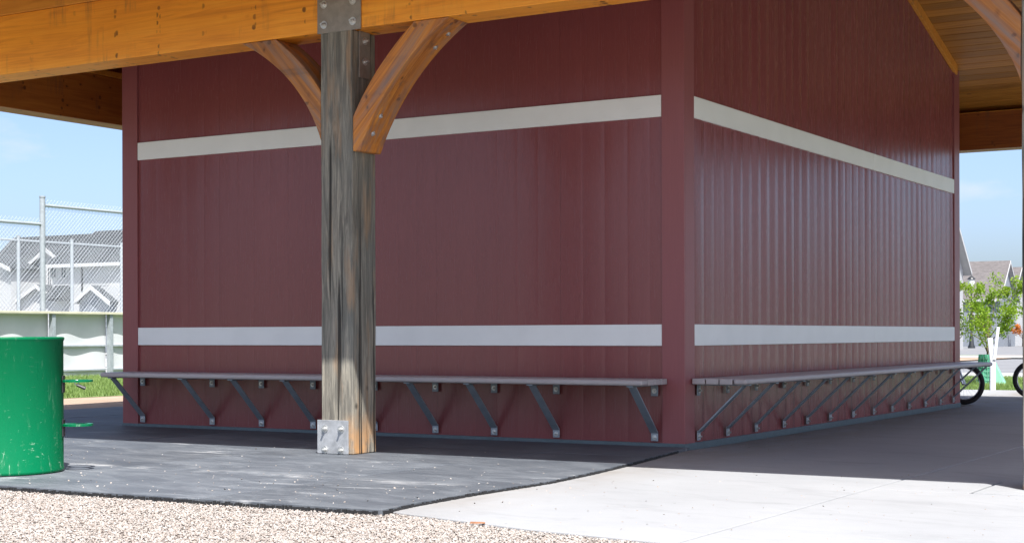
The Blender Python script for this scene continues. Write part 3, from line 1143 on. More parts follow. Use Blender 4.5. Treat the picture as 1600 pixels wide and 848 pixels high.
def brace(face_x, direction, arc, thick, flat_bottom, bolts, z_shift=0.0):
    """curved knee brace standing out from a post face towards +x / -x; arc = (offset, z) of its lower edge"""
    inner = smooth_curve(arc)
    inner[-1, 1] = min(inner[-1, 1], BZ0)
    tang = np.gradient(inner, axis=0)
    tang /= np.linalg.norm(tang, axis=1)[:, None]
    nor = np.stack([-tang[:, 1], tang[:, 0]], 1)
    outer = inner + nor * thick
    outer = outer[(outer[:, 0] > 0.002) & (outer[:, 1] < BZ0 - 0.002)]
    zt = BZ0 - 0.002
    # where the outer arc meets the post and the beam
    o0, o1 = outer[0], outer[1]
    za = o0[1] - o0[0] * (o1[1] - o0[1]) / (o1[0] - o0[0])
    e0, e1 = outer[-2], outer[-1]
    xe = e1[0] + (zt - e1[1]) * (e1[0] - e0[0]) / max(1e-6, (e1[1] - e0[1]))
    poly = [(0.002, inner[0][1])] if flat_bottom else []
    poly += [tuple(q) for q in inner[:-1]] + [(inner[-1][0], zt), (xe, zt)] + [tuple(q) for q in outer[::-1]] + [(0.002, za)]
    poly = [(face_x + direction * u, v) for u, v in poly]
    mb = MB().prism(poly, 1, YF0 + 0.006, YF0 + 0.272)
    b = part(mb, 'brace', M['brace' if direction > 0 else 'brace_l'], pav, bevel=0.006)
    for k in bolts:
        q, n_ = inner[k], -nor[k]
        p3 = (face_x + direction * q[0], YF0 + 0.139 + (0.05 if k % 2 else -0.05), q[1])
        bolt(p3, (direction * n_[0], 0, n_[1]), 0.011, 0.009, b)
    return b


ARC_R = [(0.06, 2.25), (0.12, 2.36), (0.21, 2.53), (0.37, 2.75), (0.575, 2.95), (0.71, 3.05), (0.84, 3.145)]
ARC_L = [(0.004, 2.345), (0.07, 2.49), (0.15, 2.63), (0.30, 2.82), (0.43, 2.93), (0.60, 3.045), (0.77, 3.145)]
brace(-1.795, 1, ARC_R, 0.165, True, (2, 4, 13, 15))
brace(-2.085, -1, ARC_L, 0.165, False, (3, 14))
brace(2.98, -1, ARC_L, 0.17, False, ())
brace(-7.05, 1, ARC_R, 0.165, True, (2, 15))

# ================================================================== wall benches
def bench_at(name, label, origin, ds, dn, s0, s1, bracket_s):
    """ds along the wall, dn out of the wall (z up); planks and steel brackets"""
    ds, dn, og = Vector(ds), Vector(dn), Vector(origin)
    mid = og + ds * ((s0 + s1) / 2)
    root = empty(name, mid, label, 'bench', 'wall mounted benches of the clad building')

    def pt(s_, d_, z_):
        return og + ds * s_ + dn * d_ + Vector((0, 0, z_))

    def blk(mb, s_0, s_1, d0, d1, z0, z1):
        a, b = pt(s_0, d0, z0), pt(s_1, d1, z1)
        return mb.box(a, b)
    pw, gp = 0.106, 0.0085
    for k in range(4):
        d0 = 0.032 + k * (pw + gp)
        part(blk(MB(), s0 + random.uniform(-0.002, 0.002), s1 + random.uniform(-0.002, 0.002), d0, d0 + pw, 0.508, 0.553),
             'plank', M['bench'], root, bevel=0.018 if k == 3 else 0.006, segs=4 if k == 3 else 2)
    for sb in bracket_s:
        mb = MB()
        blk(mb, sb - 0.028, sb + 0.028, 0.026, 0.46, 0.4975, 0.5072)             # arm under the planks
        a, b = pt(sb, 0.415, 0.4972), pt(sb, 0.030, 0.128)
        mb.bar(a, b, 0.066, 0.012, up=tuple(dn))
        br = part(mb, 'bracket', M['strut'], root, bevel=0.002)
        for z0, z1, bz in ((0.415, 0.4970, 0.455), (0.062, 0.140, 0.092)):
            part(blk(MB(), sb - 0.031, sb + 0.031, 0.0225, 0.0295, z0, z1), 'mounting_plate', M['strut' if z0 > 0.3 else 'galv_dark'], br, bevel=0.003)
            bolt(pt(sb, 0.0297, bz), dn, 0.0115, 0.012, br)
    return root


bench_at('wall_bench', 'long grey plank bench on the front wall behind the timber post', (0, 0, 0), (1, 0, 0), (0, -1, 0),
         -5.83, -0.12, [-5.72, -4.83, -4.23, -3.63, -2.945, -2.305, -1.715, -1.12, -0.235])
bench_at('wall_bench', 'long grey plank bench on the side wall running back to the bicycles', (0, 0, 0), (0, 1, 0), (1, 0, 0),
         0.095, 7.84, [0.235, 0.82, 1.44, 2.10, 2.70, 3.33, 4.02, 4.68, 5.32, 5.94, 6.58, 7.21, 7.78])

# ================================================================== green drum
dc = (-2.93, -4.085, MT)
drum = empty('trash_drum', dc, 'big green steel drum with two ring brackets, cut off by the left edge', 'trash barrel')
R0 = 0.362
pr = [(R0 - 0.012, 0.002), (R0, 0.004), (R0 + 0.004, 0.012), (R0 + 0.004, 0.022), (R0, 0.03), (R0, 0.845), (R0 + 0.005, 0.853),
      (R0 + 0.007, 0.862), (R0 + 0.003, 0.870), (R0 - 0.006, 0.872), (R0 - 0.012, 0.864), (R0 - 0.014, 0.03), (0.001, 0.028)]
mb = MB().lathe(pr, (0, 0, 0), 72)
body = mb.build('body', M['green'], drum, smooth=50)
# ring brackets stand out on the side facing the rear right
ringdir = Vector((math.cos(math.radians(38)), math.sin(math.radians(38)), 0))
sd_ = Vector((-ringdir.y, ringdir.x, 0))
for zh in (0.585, 0.300):
    rm = MB()
    rad, bwid = 0.098, 0.03
    ctr = ringdir * (R0 + rad - 0.006)
    nseg = 28
    vs, fs = [], []
    for k in range(nseg):
        t = 2 * math.pi * k / nseg
        dvec = ringdir * math.cos(t) + sd_ * math.sin(t)
        for rr, zz in ((rad, -0.007), (rad, 0.007), (rad - bwid, 0.007), (rad - bwid, -0.007)):
            q = ctr + dvec * rr
            vs.append((q.x, q.y, zh + zz))
    for k in range(nseg):
        k2 = (k + 1) % nseg
        for c in range(4):
            fs.append((k * 4 + c, k * 4 + (c + 1) % 4, k2 * 4 + (c + 1) % 4, k2 * 4 + c))
    rm.add(vs, fs)
    rb = rm.build('ring_bracket', M['green'], drum)
    pm = MB()
    a = ringdir * (R0 + 0.004)
    pm.bar((a.x, a.y, zh - 0.075), (a.x, a.y, zh + 0.035), 0.07, 0.008, up=tuple(ringdir))
    pl = pm.build('bracket_plate', M['bikeblack'], rb)
clip = empty('clip', dc, 'small dark metal clip hanging from the upper green ring bracket of the drum', 'clip')
cc = ringdir * (R0 + 0.10) - sd_ * 0.08
cpts = [(cc.x + 0.012 * math.cos(t) * ringdir.x * 1.0, cc.y + 0.012 * math.cos(t) * ringdir.y, 0.577 + 0.016 * math.sin(t)) for t in np.linspace(0, 2 * math.pi, 12)[:-1]]
MB().tube(cpts, 0.0035, 6, True).build('clip_ring', M['chrome'], clip, smooth=True)
a, b = cc + Vector((0, 0, 0.562)), cc + ringdir * 0.055 + Vector((0, 0, 0.538))
MB().cyl(a, b, 0.010, 8, 0.012).build('clip_body', M['bikeblack'], clip, smooth=40)

# ================================================================== rink boards and chain link fences
BX = -20.7
fence_posts_y = [5.6, 7.3, 8.98, 10.66, 12.34, 14.02, 15.7, 17.4]
boards = empty('rink_boards', (BX, 12, 0), 'white plastic rink boards with steel posts and a cream cap rail', 'rink boards')
for i in range(len(fence_posts_y) - 1):
    ya, yb = fence_posts_y[i], fence_posts_y[i + 1]
    nn = 24
    for z0, z1, ph in ((0.695, 1.375, 0.4), (0.155, 0.66, 2.1), (0.02, 0.125, 1.0)):
        vs, fs = [], []
        nzv = 7
        for j in range(nzv):
            z = z0 + (z1 - z0) * j / (nzv - 1)
            env = 1.0
            for k in range(nn + 1):
                t = k / nn
                y = ya + 0.02 + t * (yb - ya - 0.04)
                wv = (0.018 * math.sin(2 * math.pi * t * 1.4 + ph + i * 1.3) + 0.010 * math.sin(2 * math.pi * t * 0.7 + ph)) * env
                vs.append((BX + wv, y, z))
        for j in range(nzv - 1):
            for k in range(nn):
                fs.append((j * (nn + 1) + k, j * (nn + 1) + k + 1, (j + 1) * (nn + 1) + k + 1, (j + 1) * (nn + 1) + k))
        part(MB().add(vs, fs), 'board_panel', M['white'], boards, smooth=True)
    for z in (0.14, 0.678):
        part(MB().box((BX - 0.03, ya + 0.05, z - 0.017), (BX + 0.058, yb - 0.05, z + 0.017)), 'girt', M['fence'], boards)
    part(MB().box((BX - 0.05, ya + 0.002, 1.378), (BX + 0.205, yb - 0.002, 1.43)), 'cap_rail', M['cream'], boards, bevel=0.006)
for y in fence_posts_y:
    part(MB().box((BX + 0.06, y - 0.045, 0.0), (BX + 0.17, y + 0.045, 1.377)), 'board_post', M['fence'], boards)


def chain_fence(name, label, x, ys_, tops, z0, pr_, pitch, wire, extra_top):
    root = empty(name, (x, (ys_[0] + ys_[-1]) / 2, 0), label, 'fence', 'chain link fences of the rink')
    for k, y in enumerate(ys_):
        zt = max(tops[max(k - 1, 0)], tops[min(k, len(tops) - 1)]) + 0.17
        mb = MB().cyl((x, y, float(gz(x, y)) - 0.05), (x, y, zt), pr_, 12)
        mb.cyl((x, y, zt), (x, y, zt + 0.03), pr_ * 1.15, 12)
        part(mb, 'fence_post', M['fence'], root, smooth=40)
    for k in range(len(ys_) - 1):
        ya, yb, zt = ys_[k] + pr_, ys_[k + 1] - pr_, tops[k]
        part(MB().cyl((x, ya, zt), (x, yb, zt), pr_ * 0.55, 10), 'top_rail', M['fence'], root, smooth=40)
        ht = zt - z0 + extra_top
        wd = yb - ya
        mb = MB()
        n = int((wd + ht) / pitch) + 1
        for i in range(n):
            c = i * pitch
            # rising wires y - z = c - ht ... clipped to the panel
            for sgn in (1, -1):
                lo_t = max(0.0, c - wd)
                hi_t = min(ht, c)
                if hi_t - lo_t < 0.02:
                    continue
                if sgn > 0:
                    p = (x + 0.004, ya + c - lo_t, z0 + lo_t)
                    q = (x + 0.004, ya + c - hi_t, z0 + hi_t)
                else:
                    p = (x - 0.004, yb - (c - lo_t), z0 + lo_t)
                    q = (x - 0.004, yb - (c - hi_t), z0 + hi_t)
                mb.cyl(p, q, wire, 3, caps=False)
        oo = part(mb, 'chain_link_mesh', M['fence'], root)
        oo['kind'] = 'stuff'
    return root


chain_fence('chain_link_fence', 'nearer chain link fence rising above the white rink boards', BX - 0.14,
            [3.9, 6.7, 9.5, 12.30, 15.1, 17.9], [3.32, 3.32, 3.32, 3.735, 3.735], 1.44, 0.062, 0.098, 0.0034, 0.13)
fy = [24.0 + 2.9 * k for k in range(8)]
chain_fence('chain_link_fence', 'farther chain link fence across the rink in front of the houses', -45.0,
            fy, [4.85] * 7, 1.3, 0.075, 0.22, 0.0040, 0.1)
sheet('rink_floor', -45, -20.85, -16, 75, -0.02, M['walk'], 8, 30)['label'] = 'pale concrete rink floor behind the boards'

# ================================================================== houses
def house(name, label, x0, x1, y0, y1, base, eave, ridge, wallm, roofm, oh=0.45, group='houses in the distance'):
    """ridge along x; gables at x0 and x1; front faces -y"""
    root = empty(name, ((x0 + x1) / 2, (y0 + y1) / 2, base), label, 'house', group)
    ym = (y0 + y1) / 2
    sl = (ridge - eave) / (ym - y0)
    poly = [(y0, base - 0.3), (y0, eave), (ym, ridge - 0.02), (y1, eave), (y1, base - 0.3)]
    part(MB().prism(poly, 0, x0, x1), 'wall', wallm, root)
    ze = eave - sl * oh
    yy0, yy1 = y0 - oh, y1 + oh
    rt = 0.16
    poly = [(yy0, ze + 0.02), (ym, ridge + 0.02), (yy1, ze + 0.02), (yy1, ze + rt), (ym, ridge + rt), (yy0, ze + rt)]
    rf = part(MB().prism(poly, 0, x0 - oh, x1 + oh), 'roof', roofm, root)
    ft = 0.035
    for xx in (x0 - oh - ft, x1 + oh + 0.001):
        for ya, za, yb, zb in ((yy0, ze, ym, ridge), (ym, ridge, yy1, ze)):
            poly = [(ya, za - 0.12), (yb, zb - 0.12), (yb, zb + rt - 0.01), (ya, za + rt - 0.01)]
            part(MB().prism(poly, 0, xx, xx + ft), 'rake_fascia', M['fascia'], rf)
    for yy_ in (yy0 - ft - 0.001, yy1 + 0.001):
        part(MB().box((x0 - oh, yy_, ze - 0.1), (x1 + oh, yy_ + ft, ze + rt - 0.02)), 'eave_fascia', M['fascia'], rf)
    # soffits
    for ya, za, yb, zb in ((yy0, ze, ym, ridge), (yy1, ze, ym, ridge)):
        poly = [(ya, za - 0.01), (yb, zb - 0.01), (yb, zb + 0.015), (ya, za + 0.015)]
        part(MB().prism(poly, 0, x0 - oh + 0.003, x1 + oh - 0.003), 'soffit', M['fascia'], rf)
    return root


def window(root, face, a, z, w_, h, off):
    """face 'front' (plane y = off, facing -y) or 'side' (plane x = off, facing +x); a = centre along the wall"""
    t = 0.09
    fr = MB()

    def bx(mb, a0, a1, z0, z1, d0, d1):
        if face == 'front':
            mb.box((a0, off - d1, z0), (a1, off - d0, z1))
        else:
            mb.box((off + d0, a0, z0), (off + d1, a1, z1))
    bx(fr, a - w_ / 2, a + w_ / 2, z, z + t, 0.002, 0.06)
    bx(fr, a - w_ / 2, a + w_ / 2, z + h - t, z + h, 0.002, 0.06)
    for q in (a - w_ / 2, a - t / 4, a + w_ / 2 - t):
        bx(fr, q, q + (t if q != a - t / 4 else t / 2), z + t, z + h - t, 0.002, 0.055)
    f = part(fr, 'window', M['fascia'], root)
    p = MB()
    bx(p, a - w_ / 2 + t * 0.9, a + w_ / 2 - t * 0.9, z + t * 0.9, z + h - t * 0.9, 0.003, 0.02)
    part(p, 'pane', M['glass'], f)


def front_gable(root, x0, x1, yf, yback, base, eave, ridge, wallm, roofm, oh=0.35):
    """cross gable facing -y standing forward of the house"""
    xm = (x0 + x1) / 2
    poly = [(x0, base), (x0, eave), (xm, ridge - 0.02), (x1, eave), (x1, base)]
    part(MB().prism(poly, 1, yf, yback), 'gable_wall', wallm, root)
    sl = (ridge - eave) / (xm - x0)
    ze = eave - sl * oh
    rt = 0.15
    poly = [(x0 - oh, ze + 0.02), (xm, ridge + 0.02), (x1 + oh, ze + 0.02), (x1 + oh, ze + rt), (xm, ridge + rt), (x0 - oh, ze + rt)]
    rf = part(MB().prism(poly, 1, yf - oh, yback), 'gable_roof', roofm, root)
    poly = [(x0 - oh, ze - 0.16), (xm, ridge - 0.16), (x1 + oh, ze - 0.16), (x1 + oh, ze + rt - 0.01), (xm, ridge + rt - 0.01), (x0 - oh, ze + rt - 0.01)]
    part(MB().prism(poly, 1, yf - oh - 0.05, yf - oh - 0.002), 'rake_fascia', M['fascia'], rf)


# --- left: two houses behind the rink
HY = 66.0
hb = -0.2


def hx(px, py=450, y=HY):
    return float(at(px, py, 1, y)[0])


def hz(px, py, y=HY):
    return float(at(px, py, 1, y)[2])


# house with the white gable
yA = HY + 3
A = house('far_house', 'dark roofed house with a white trimmed gable behind the fences at the left edge', hx(-70), hx(66), yA + 0.4, yA + 5.4, hb,
          hz(30, 412), hz(30, 374, yA + 2.9), M['housegrey'], M['shingle_d'])
front_gable(A, hx(12), hx(62), yA - 0.6, yA + 2.0, hb, hz(12, 410), hz(36, 388), M['housewhite'], M['shingle_d'])
for px in (38, 51):
    window(A, 'front', hx(px), hz(px, 445), 0.50, hz(px, 414) - hz(px, 445), yA - 0.6)
part(MB().box((hx(62) + 0.02, yA + 0.26, hb), (hx(72), yA + 0.398, hz(66, 408))), 'brick_panel', M['brick'], A)
front_gable(A, hx(26), hx(84), yA - 2.6, yA - 0.62, hb, hz(26, 468), hz(56, 447), M['housewhite'], M['shingle_d'])
front_gable(A, hx(-60), hx(24), yA - 3.4, yA - 0.3, hb, hz(0, 420), hz(-20, 398), M['housewhite'], M['shingle_d'])
# house to its right with the long dark roof
yB = HY - 2
Bh = house('far_house', 'long dark roofed white house behind the fences, beside the burgundy wall', hx(82, y=yB), hx(215, y=yB), yB, yB + 9.0, hb,
           hz(120, 410, yB), hz(120, 366, yB + 4.5), M['housewhite'], M['shingle_d'])
for px in (82.5, 98):
    window(Bh, 'front', hx(px + 2, y=yB), hz(px, 436, yB), 0.62, hz(px, 413, yB) - hz(px, 436, yB), yB)
# dark downpipe, porch roofs
part(MB().box((hx(129, y=yB) - 0.05, yB - 0.09, hb), (hx(129, y=yB) + 0.05, yB - 0.002, hz(129, 414, yB))), 'downpipe', M['lampblack'], Bh)
front_gable(Bh, hx(124, y=yB - 2), hx(172, y=yB - 2), yB - 2.0, yB - 0.02, hb, hz(124, 470, yB - 2), hz(148, 449, yB - 2), M['housegrey'], M['shingle_d'])
part(MB().prism([(yB - 1.4, hz(90, 468, yB)), (yB - 0.003, hz(90, 446, yB)), (yB - 0.003, hz(90, 470, yB))], 0, hx(86, y=yB), hx(112, y=yB)),
     'porch_roof', M['shingle_d'], Bh)
part(MB().box((hx(172, y=yB), yB - 1.6, hb), (hx(215, y=yB), yB - 0.003, hz(180, 448, yB))), 'garage', M['housewhite'], Bh)

# --- right: three houses across the street
def px_at(px, py, dist):
    return CAM + ray(px, py) * dist


q = px_at(1518, 428, 110)
k = 1.0
H1 = house('street_house', 'pale house with a broad white gable fascia showing beside the burgundy wall', q[0] - 9.0, q[0] - 0.5, q[1] - 9.2, q[1] - 0.45, -0.25,
           q[2] + 0.45, q[2] + 4.4, M['housewhite'], M['shingle_b'], 0.5)
window(H1, 'side', q[1] - 2.5, q[2] - 0.9, 0.7, 0.9, q[0] - 0.5)
window(H1, 'side', q[1] - 2.2, 1.0, 1.2, 1.4, q[0] - 0.5)
q = px_at(1579, 407, 150)
H2 = house('street_house', 'house with a long brown grey roof behind the young tree', q[0] - 12.0, q[0] - 0.4, q[1] - 3.6, q[1] + 3.6, -0.4,
           q[2] - 3.6, q[2] - 0.15, M['housegrey'], M['shingle_b'], 0.4)
for dx in (-1.6, -4.2, -6.8):
    window(H2, 'front', q[0] + dx - 1.0, 1.3, 1.3, 1.5, q[1] - 3.6)
q = px_at(1597, 417, 160)
H3 = house('street_house', 'white gabled house at the right, half hidden by the edge post', q[0] - 8.0, q[0] - 0.4, q[1] - 3.4, q[1] + 3.4, -0.45,
           q[2] - 3.3, q[2] - 0.15, M['housewhite'], M['shingle_b'], 0.4)
window(H3, 'side', q[1] - 1.5, 2.0, 1.2, 1.4, q[0] - 0.4)
window(H3, 'front', q[0] - 2.2, 1.3, 1.3, 1.5, q[1] - 3.4)

# ================================================================== lamp, vehicle, orange tree in the street
lp = px_at(1518, 542, 125)
lz = float(gz(lp[0], lp[1])) - 0.05
lamp = empty('street_lamp', (lp[0], lp[1], lz), 'black post lamp with a lantern head behind the young tree', 'street lamp')
ztop = px_at(1518, 430, 125)[2] - lz
MB().lathe([(0.001, 0.0), (0.30, 0.0), (0.30, 0.12), (0.20, 0.35), (0.16, 0.9), (0.085, 1.05), (0.065, ztop - 1.1), (0.11, ztop - 1.05), (0.001, ztop - 1.0)],
           (0, 0, 0), 14).build('lamp_post', M['lampblack'], lamp, smooth=40)
MB().lathe([(0.001, ztop - 1.0), (0.20, ztop - 1.0), (0.24, ztop - 0.95), (0.15, ztop - 0.9), (0.001, ztop - 0.9)], (0, 0, 0), 14).build('lantern_base', M['lampblack'], lamp, smooth=40)
MB().lathe([(0.001, ztop - 0.899), (0.16, ztop - 0.899), (0.27, ztop - 0.55), (0.22, ztop - 0.36), (0.001, ztop - 0.34)], (0, 0, 0), 14).build('lantern_glass', M['frost'], lamp, smooth=40)
MB().lathe([(0.001, ztop - 0.335), (0.33, ztop - 0.335), (0.30, ztop - 0.25), (0.12, ztop - 0.1), (0.04, ztop - 0.06), (0.001, ztop)], (0, 0, 0), 14).build('lantern_cap', M['lampblack'], lamp, smooth=40)

vp = px_at(1598, 537, 190)
vz = float(gz(vp[0], vp[1])) - 0.05
car = empty('parked_vehicle', (vp[0], vp[1], vz), 'dark parked vehicle far down the street at the right', 'vehicle')
car.rotation_euler = (0, 0, YAW + math.radians(8))
prof = [(-0.88, 0.35), (-0.92, 0.75), (-0.90, 1.0), (-0.78, 1.08), (-0.70, 1.58), (-0.60, 1.66), (0.60, 1.66), (0.70, 1.58), (0.78, 1.08), (0.90, 1.0), (0.92, 0.75), (0.88, 0.35)]
MB().prism(prof, 1, -2.1, 2.2).build('body', M['carblack'], car, bevel=0.05)
MB().prism([(-0.70, 1.10), (-0.62, 1.55), (0.62, 1.55), (0.70, 1.10)], 1, -2.115, -2.102).build('rear_window', M['glass'], car)
for sx in (-1, 1):
    MB().box((sx * 0.72 - 0.1, -2.12, 0.80), (sx * 0.72 + 0.1, -2.102, 1.06)).build('tail_lamp', M['taillight'], car)
    for wy in (-1.35, 1.4):
        whl = MB().lathe([(0.001, -0.11), (0.2, -0.11), (0.30, -0.11), (0.34, -0.07), (0.34, 0.07), (0.30, 0.11), (0.001, 0.11)], (sx * 0.80, wy, 0.34), 18, 0)
        whl.build('wheel', M['tyre'], car, smooth=40)
MB().box((-0.86, -2.2, 0.42), (0.86, -2.11, 0.60)).build('bumper', M['lampblack'], car)


# ================================================================== trees
def leaf_cloud(centres, radii, n, size, seed, flat=0.6):
    r = np.random.default_rng(seed)
    vs, fs = [], []
    k = 0
    for i in range(n):
        c = r.integers(len(centres))
        d = r.normal(size=3)
        d /= np.linalg.norm(d)
        rad = radii[c] * r.random() ** 0.42
        p = np.array(centres[c]) + d * rad * np.array([1, 1, 1.0])
        a = r.normal(size=3)
        a /= np.linalg.norm(a)
        b = np.cross(a, r.normal(size=3))
        b /= np.linalg.norm(b)
        s_ = size * r.uniform(0.6, 1.3)
        nrm = np.cross(a, b)
        vs += [p - a * s_, p + b * s_ * 0.42 + nrm * s_ * 0.12, p + a * s_, p - b * s_ * 0.42 + nrm * s_ * 0.12]
        fs += [(k, k + 1, k + 2), (k, k + 2, k + 3)]
        k += 4
    return MB().add(vs, fs)


def tree(name, label, loc, trunk_h, limbs, crown, mat, seed, nleaf, lsize, tr=0.03):
    root = empty(name, loc, label, 'tree')
    r = random.Random(seed)
    mb = MB()
    mb.tube([(0, 0, -0.05), (0.01, 0, trunk_h * 0.5), (0.0, 0.01, trunk_h), (0.02, 0, trunk_h * 1.6), (0.0, 0, trunk_h * 2.3)],
            [tr * 1.3, tr, tr * 0.9, tr * 0.55, tr * 0.2], 8)
    ends, rad = [], []
    for k_ in range(limbs):
        t = 2 * math.pi * k_ / limbs + r.uniform(-0.4, 0.4)
        z0 = trunk_h * r.uniform(0.75, 1.5)
        ln = crown[0] * r.uniform(0.55, 1.0)
        top = trunk_h + (crown[1] - trunk_h) * r.uniform(0.25, 0.97)
        p0 = Vector((0.005, 0, z0))
        p2 = Vector((math.cos(t) * ln, math.sin(t) * ln, top))
        p1 = p0.lerp(p2, 0.5) + Vector((math.cos(t) * 0.08, math.sin(t) * 0.08, -0.05))
        mb.tube([p0, p1, p2], [tr * 0.5, tr * 0.32, tr * 0.1], 6)
        for q_ in (p1, p1.lerp(p2, 0.5), p2):
            ends.append(tuple(q_))
            rad.append(crown[0] * r.uniform(0.22, 0.36))
        for _ in range(2):
            a = p1.lerp(p2, r.uniform(0.2, 0.8))
            b = a + Vector((r.uniform(-1, 1), r.uniform(-1, 1), r.uniform(0, 1.2))) * crown[0] * 0.35
            mb.tube([a, b], [tr * 0.2, tr * 0.06], 5)
            ends.append(tuple(b))
            rad.append(crown[0] * r.uniform(0.16, 0.26))
    mb.build('trunk', M['bark'], root, smooth=True)
    leaf_cloud(ends, rad, nleaf, lsize, seed).build('crown', mat, root)
    return root


tp = at(1543, 590, 2, 0.0)
TY = 17.0
tx = float(at(1543, 560, 1, TY)[0])
T1 = tree('young_tree', 'young tree with bright green leaves growing from a green water bag', (tx, TY, -0.03), 0.62, 9, (0.56, 1.95), M['leaf'], 5, 6000, 0.029, 0.022)
wb = empty('watering_bag', (tx - 0.02, TY, -0.03), 'dark green watering bag zipped round the foot of the young tree', 'watering bag')
mb = MB()
vs, fs = [], []
n = 22
for j in range(8):
    z = 0.02 + 0.53 * j / 7
    for k_ in range(n):
        t = 2 * math.pi * k_ / n
        rr = (0.15 - 0.045 * j / 7) * (1 + 0.10 * math.sin(3 * t + j * 0.6) + 0.05 * math.sin(7 * t))
        vs.append((rr * math.cos(t) - 0.02, rr * math.sin(t), z))
for j in range(7):
    for k_ in range(n):
        fs.append((j * n + k_, j * n + (k_ + 1) % n, (j + 1) * n + (k_ + 1) % n, (j + 1) * n + k_))
mb.add(vs, fs).build('bag', M['bag'], wb, smooth=True)
grid = MB()
for j in range(1, 7):
    z = 0.02 + 0.53 * j / 7
    grid.tube([((0.158 - 0.045 * j / 7) * math.cos(t) - 0.02, (0.158 - 0.045 * j / 7) * math.sin(t), z) for t in np.linspace(0, 2 * math.pi, 20)[:-1]], 0.004, 4, True)
for t in np.linspace(0, 2 * math.pi, 13)[:-1]:
    grid.tube([(0.160 * math.cos(t) - 0.02, 0.160 * math.sin(t), 0.02), (0.116 * math.cos(t) - 0.02, 0.116 * math.sin(t), 0.55)], 0.004, 4)
grid.build('seams', M['mulch'], wb)
MB().add([(0.08, -0.14, 0.02), (0.36, -0.12, 0.02), (0.34, 0.10, 0.02), (0.10, 0.10, 0.02), (0.10, -0.05, 0.48), (0.135, -0.04, 0.47), (0.135, 0.03, 0.47), (0.10, 0.03, 0.48)],
         [(3, 2, 1, 0), (4, 5, 6, 7), (0, 1, 5, 4), (1, 2, 6, 5), (2, 3, 7, 6), (3, 0, 4, 7)]).build('loose_flap', M['mulch'], wb, bevel=0.01)

op = px_at(1598, 515, 150)
oz = float(gz(op[0], op[1])) - 0.05
tree('orange_shrub', 'orange leaved shrub above the dark vehicle at the right', (op[0], op[1], oz), 0.9, 7, (0.9, 2.6), M['leaf_o'], 9, 700, 0.13, 0.06)

# white forked marker post at the edge of the slab
wp = at(1551, 609, 2, 0.0)
mk = empty('marker_post', (wp[0], wp[1], -0.002), 'white forked plastic post standing at the lawn edge by the tree', 'marker post')
c_, s__ = math.cos(YAW), math.sin(YAW)


def mkp(u, z, v=0.0):
    return (u * c_ - v * s__, u * s__ + v * c_, z)


MB().bar(mkp(0, 0), mkp(0.002, 0.50), 0.085, 0.05, up=(s__, -c_, 0)).build('stem', M['postwhite'], mk, bevel=0.006)
MB().bar(mkp(-0.004, 0.495), mkp(-0.042, 0.825), 0.080, 0.03, up=(s__, -c_, 0)).build('short_arm', M['postwhite'], mk, bevel=0.005)
MB().bar(mkp(0.016, 0.48, -0.032), mkp(0.080, 1.00, -0.032), 0.050, 0.028, up=(s__, -c_, 0)).build('long_arm', M['postwhite'], mk, bevel=0.005)


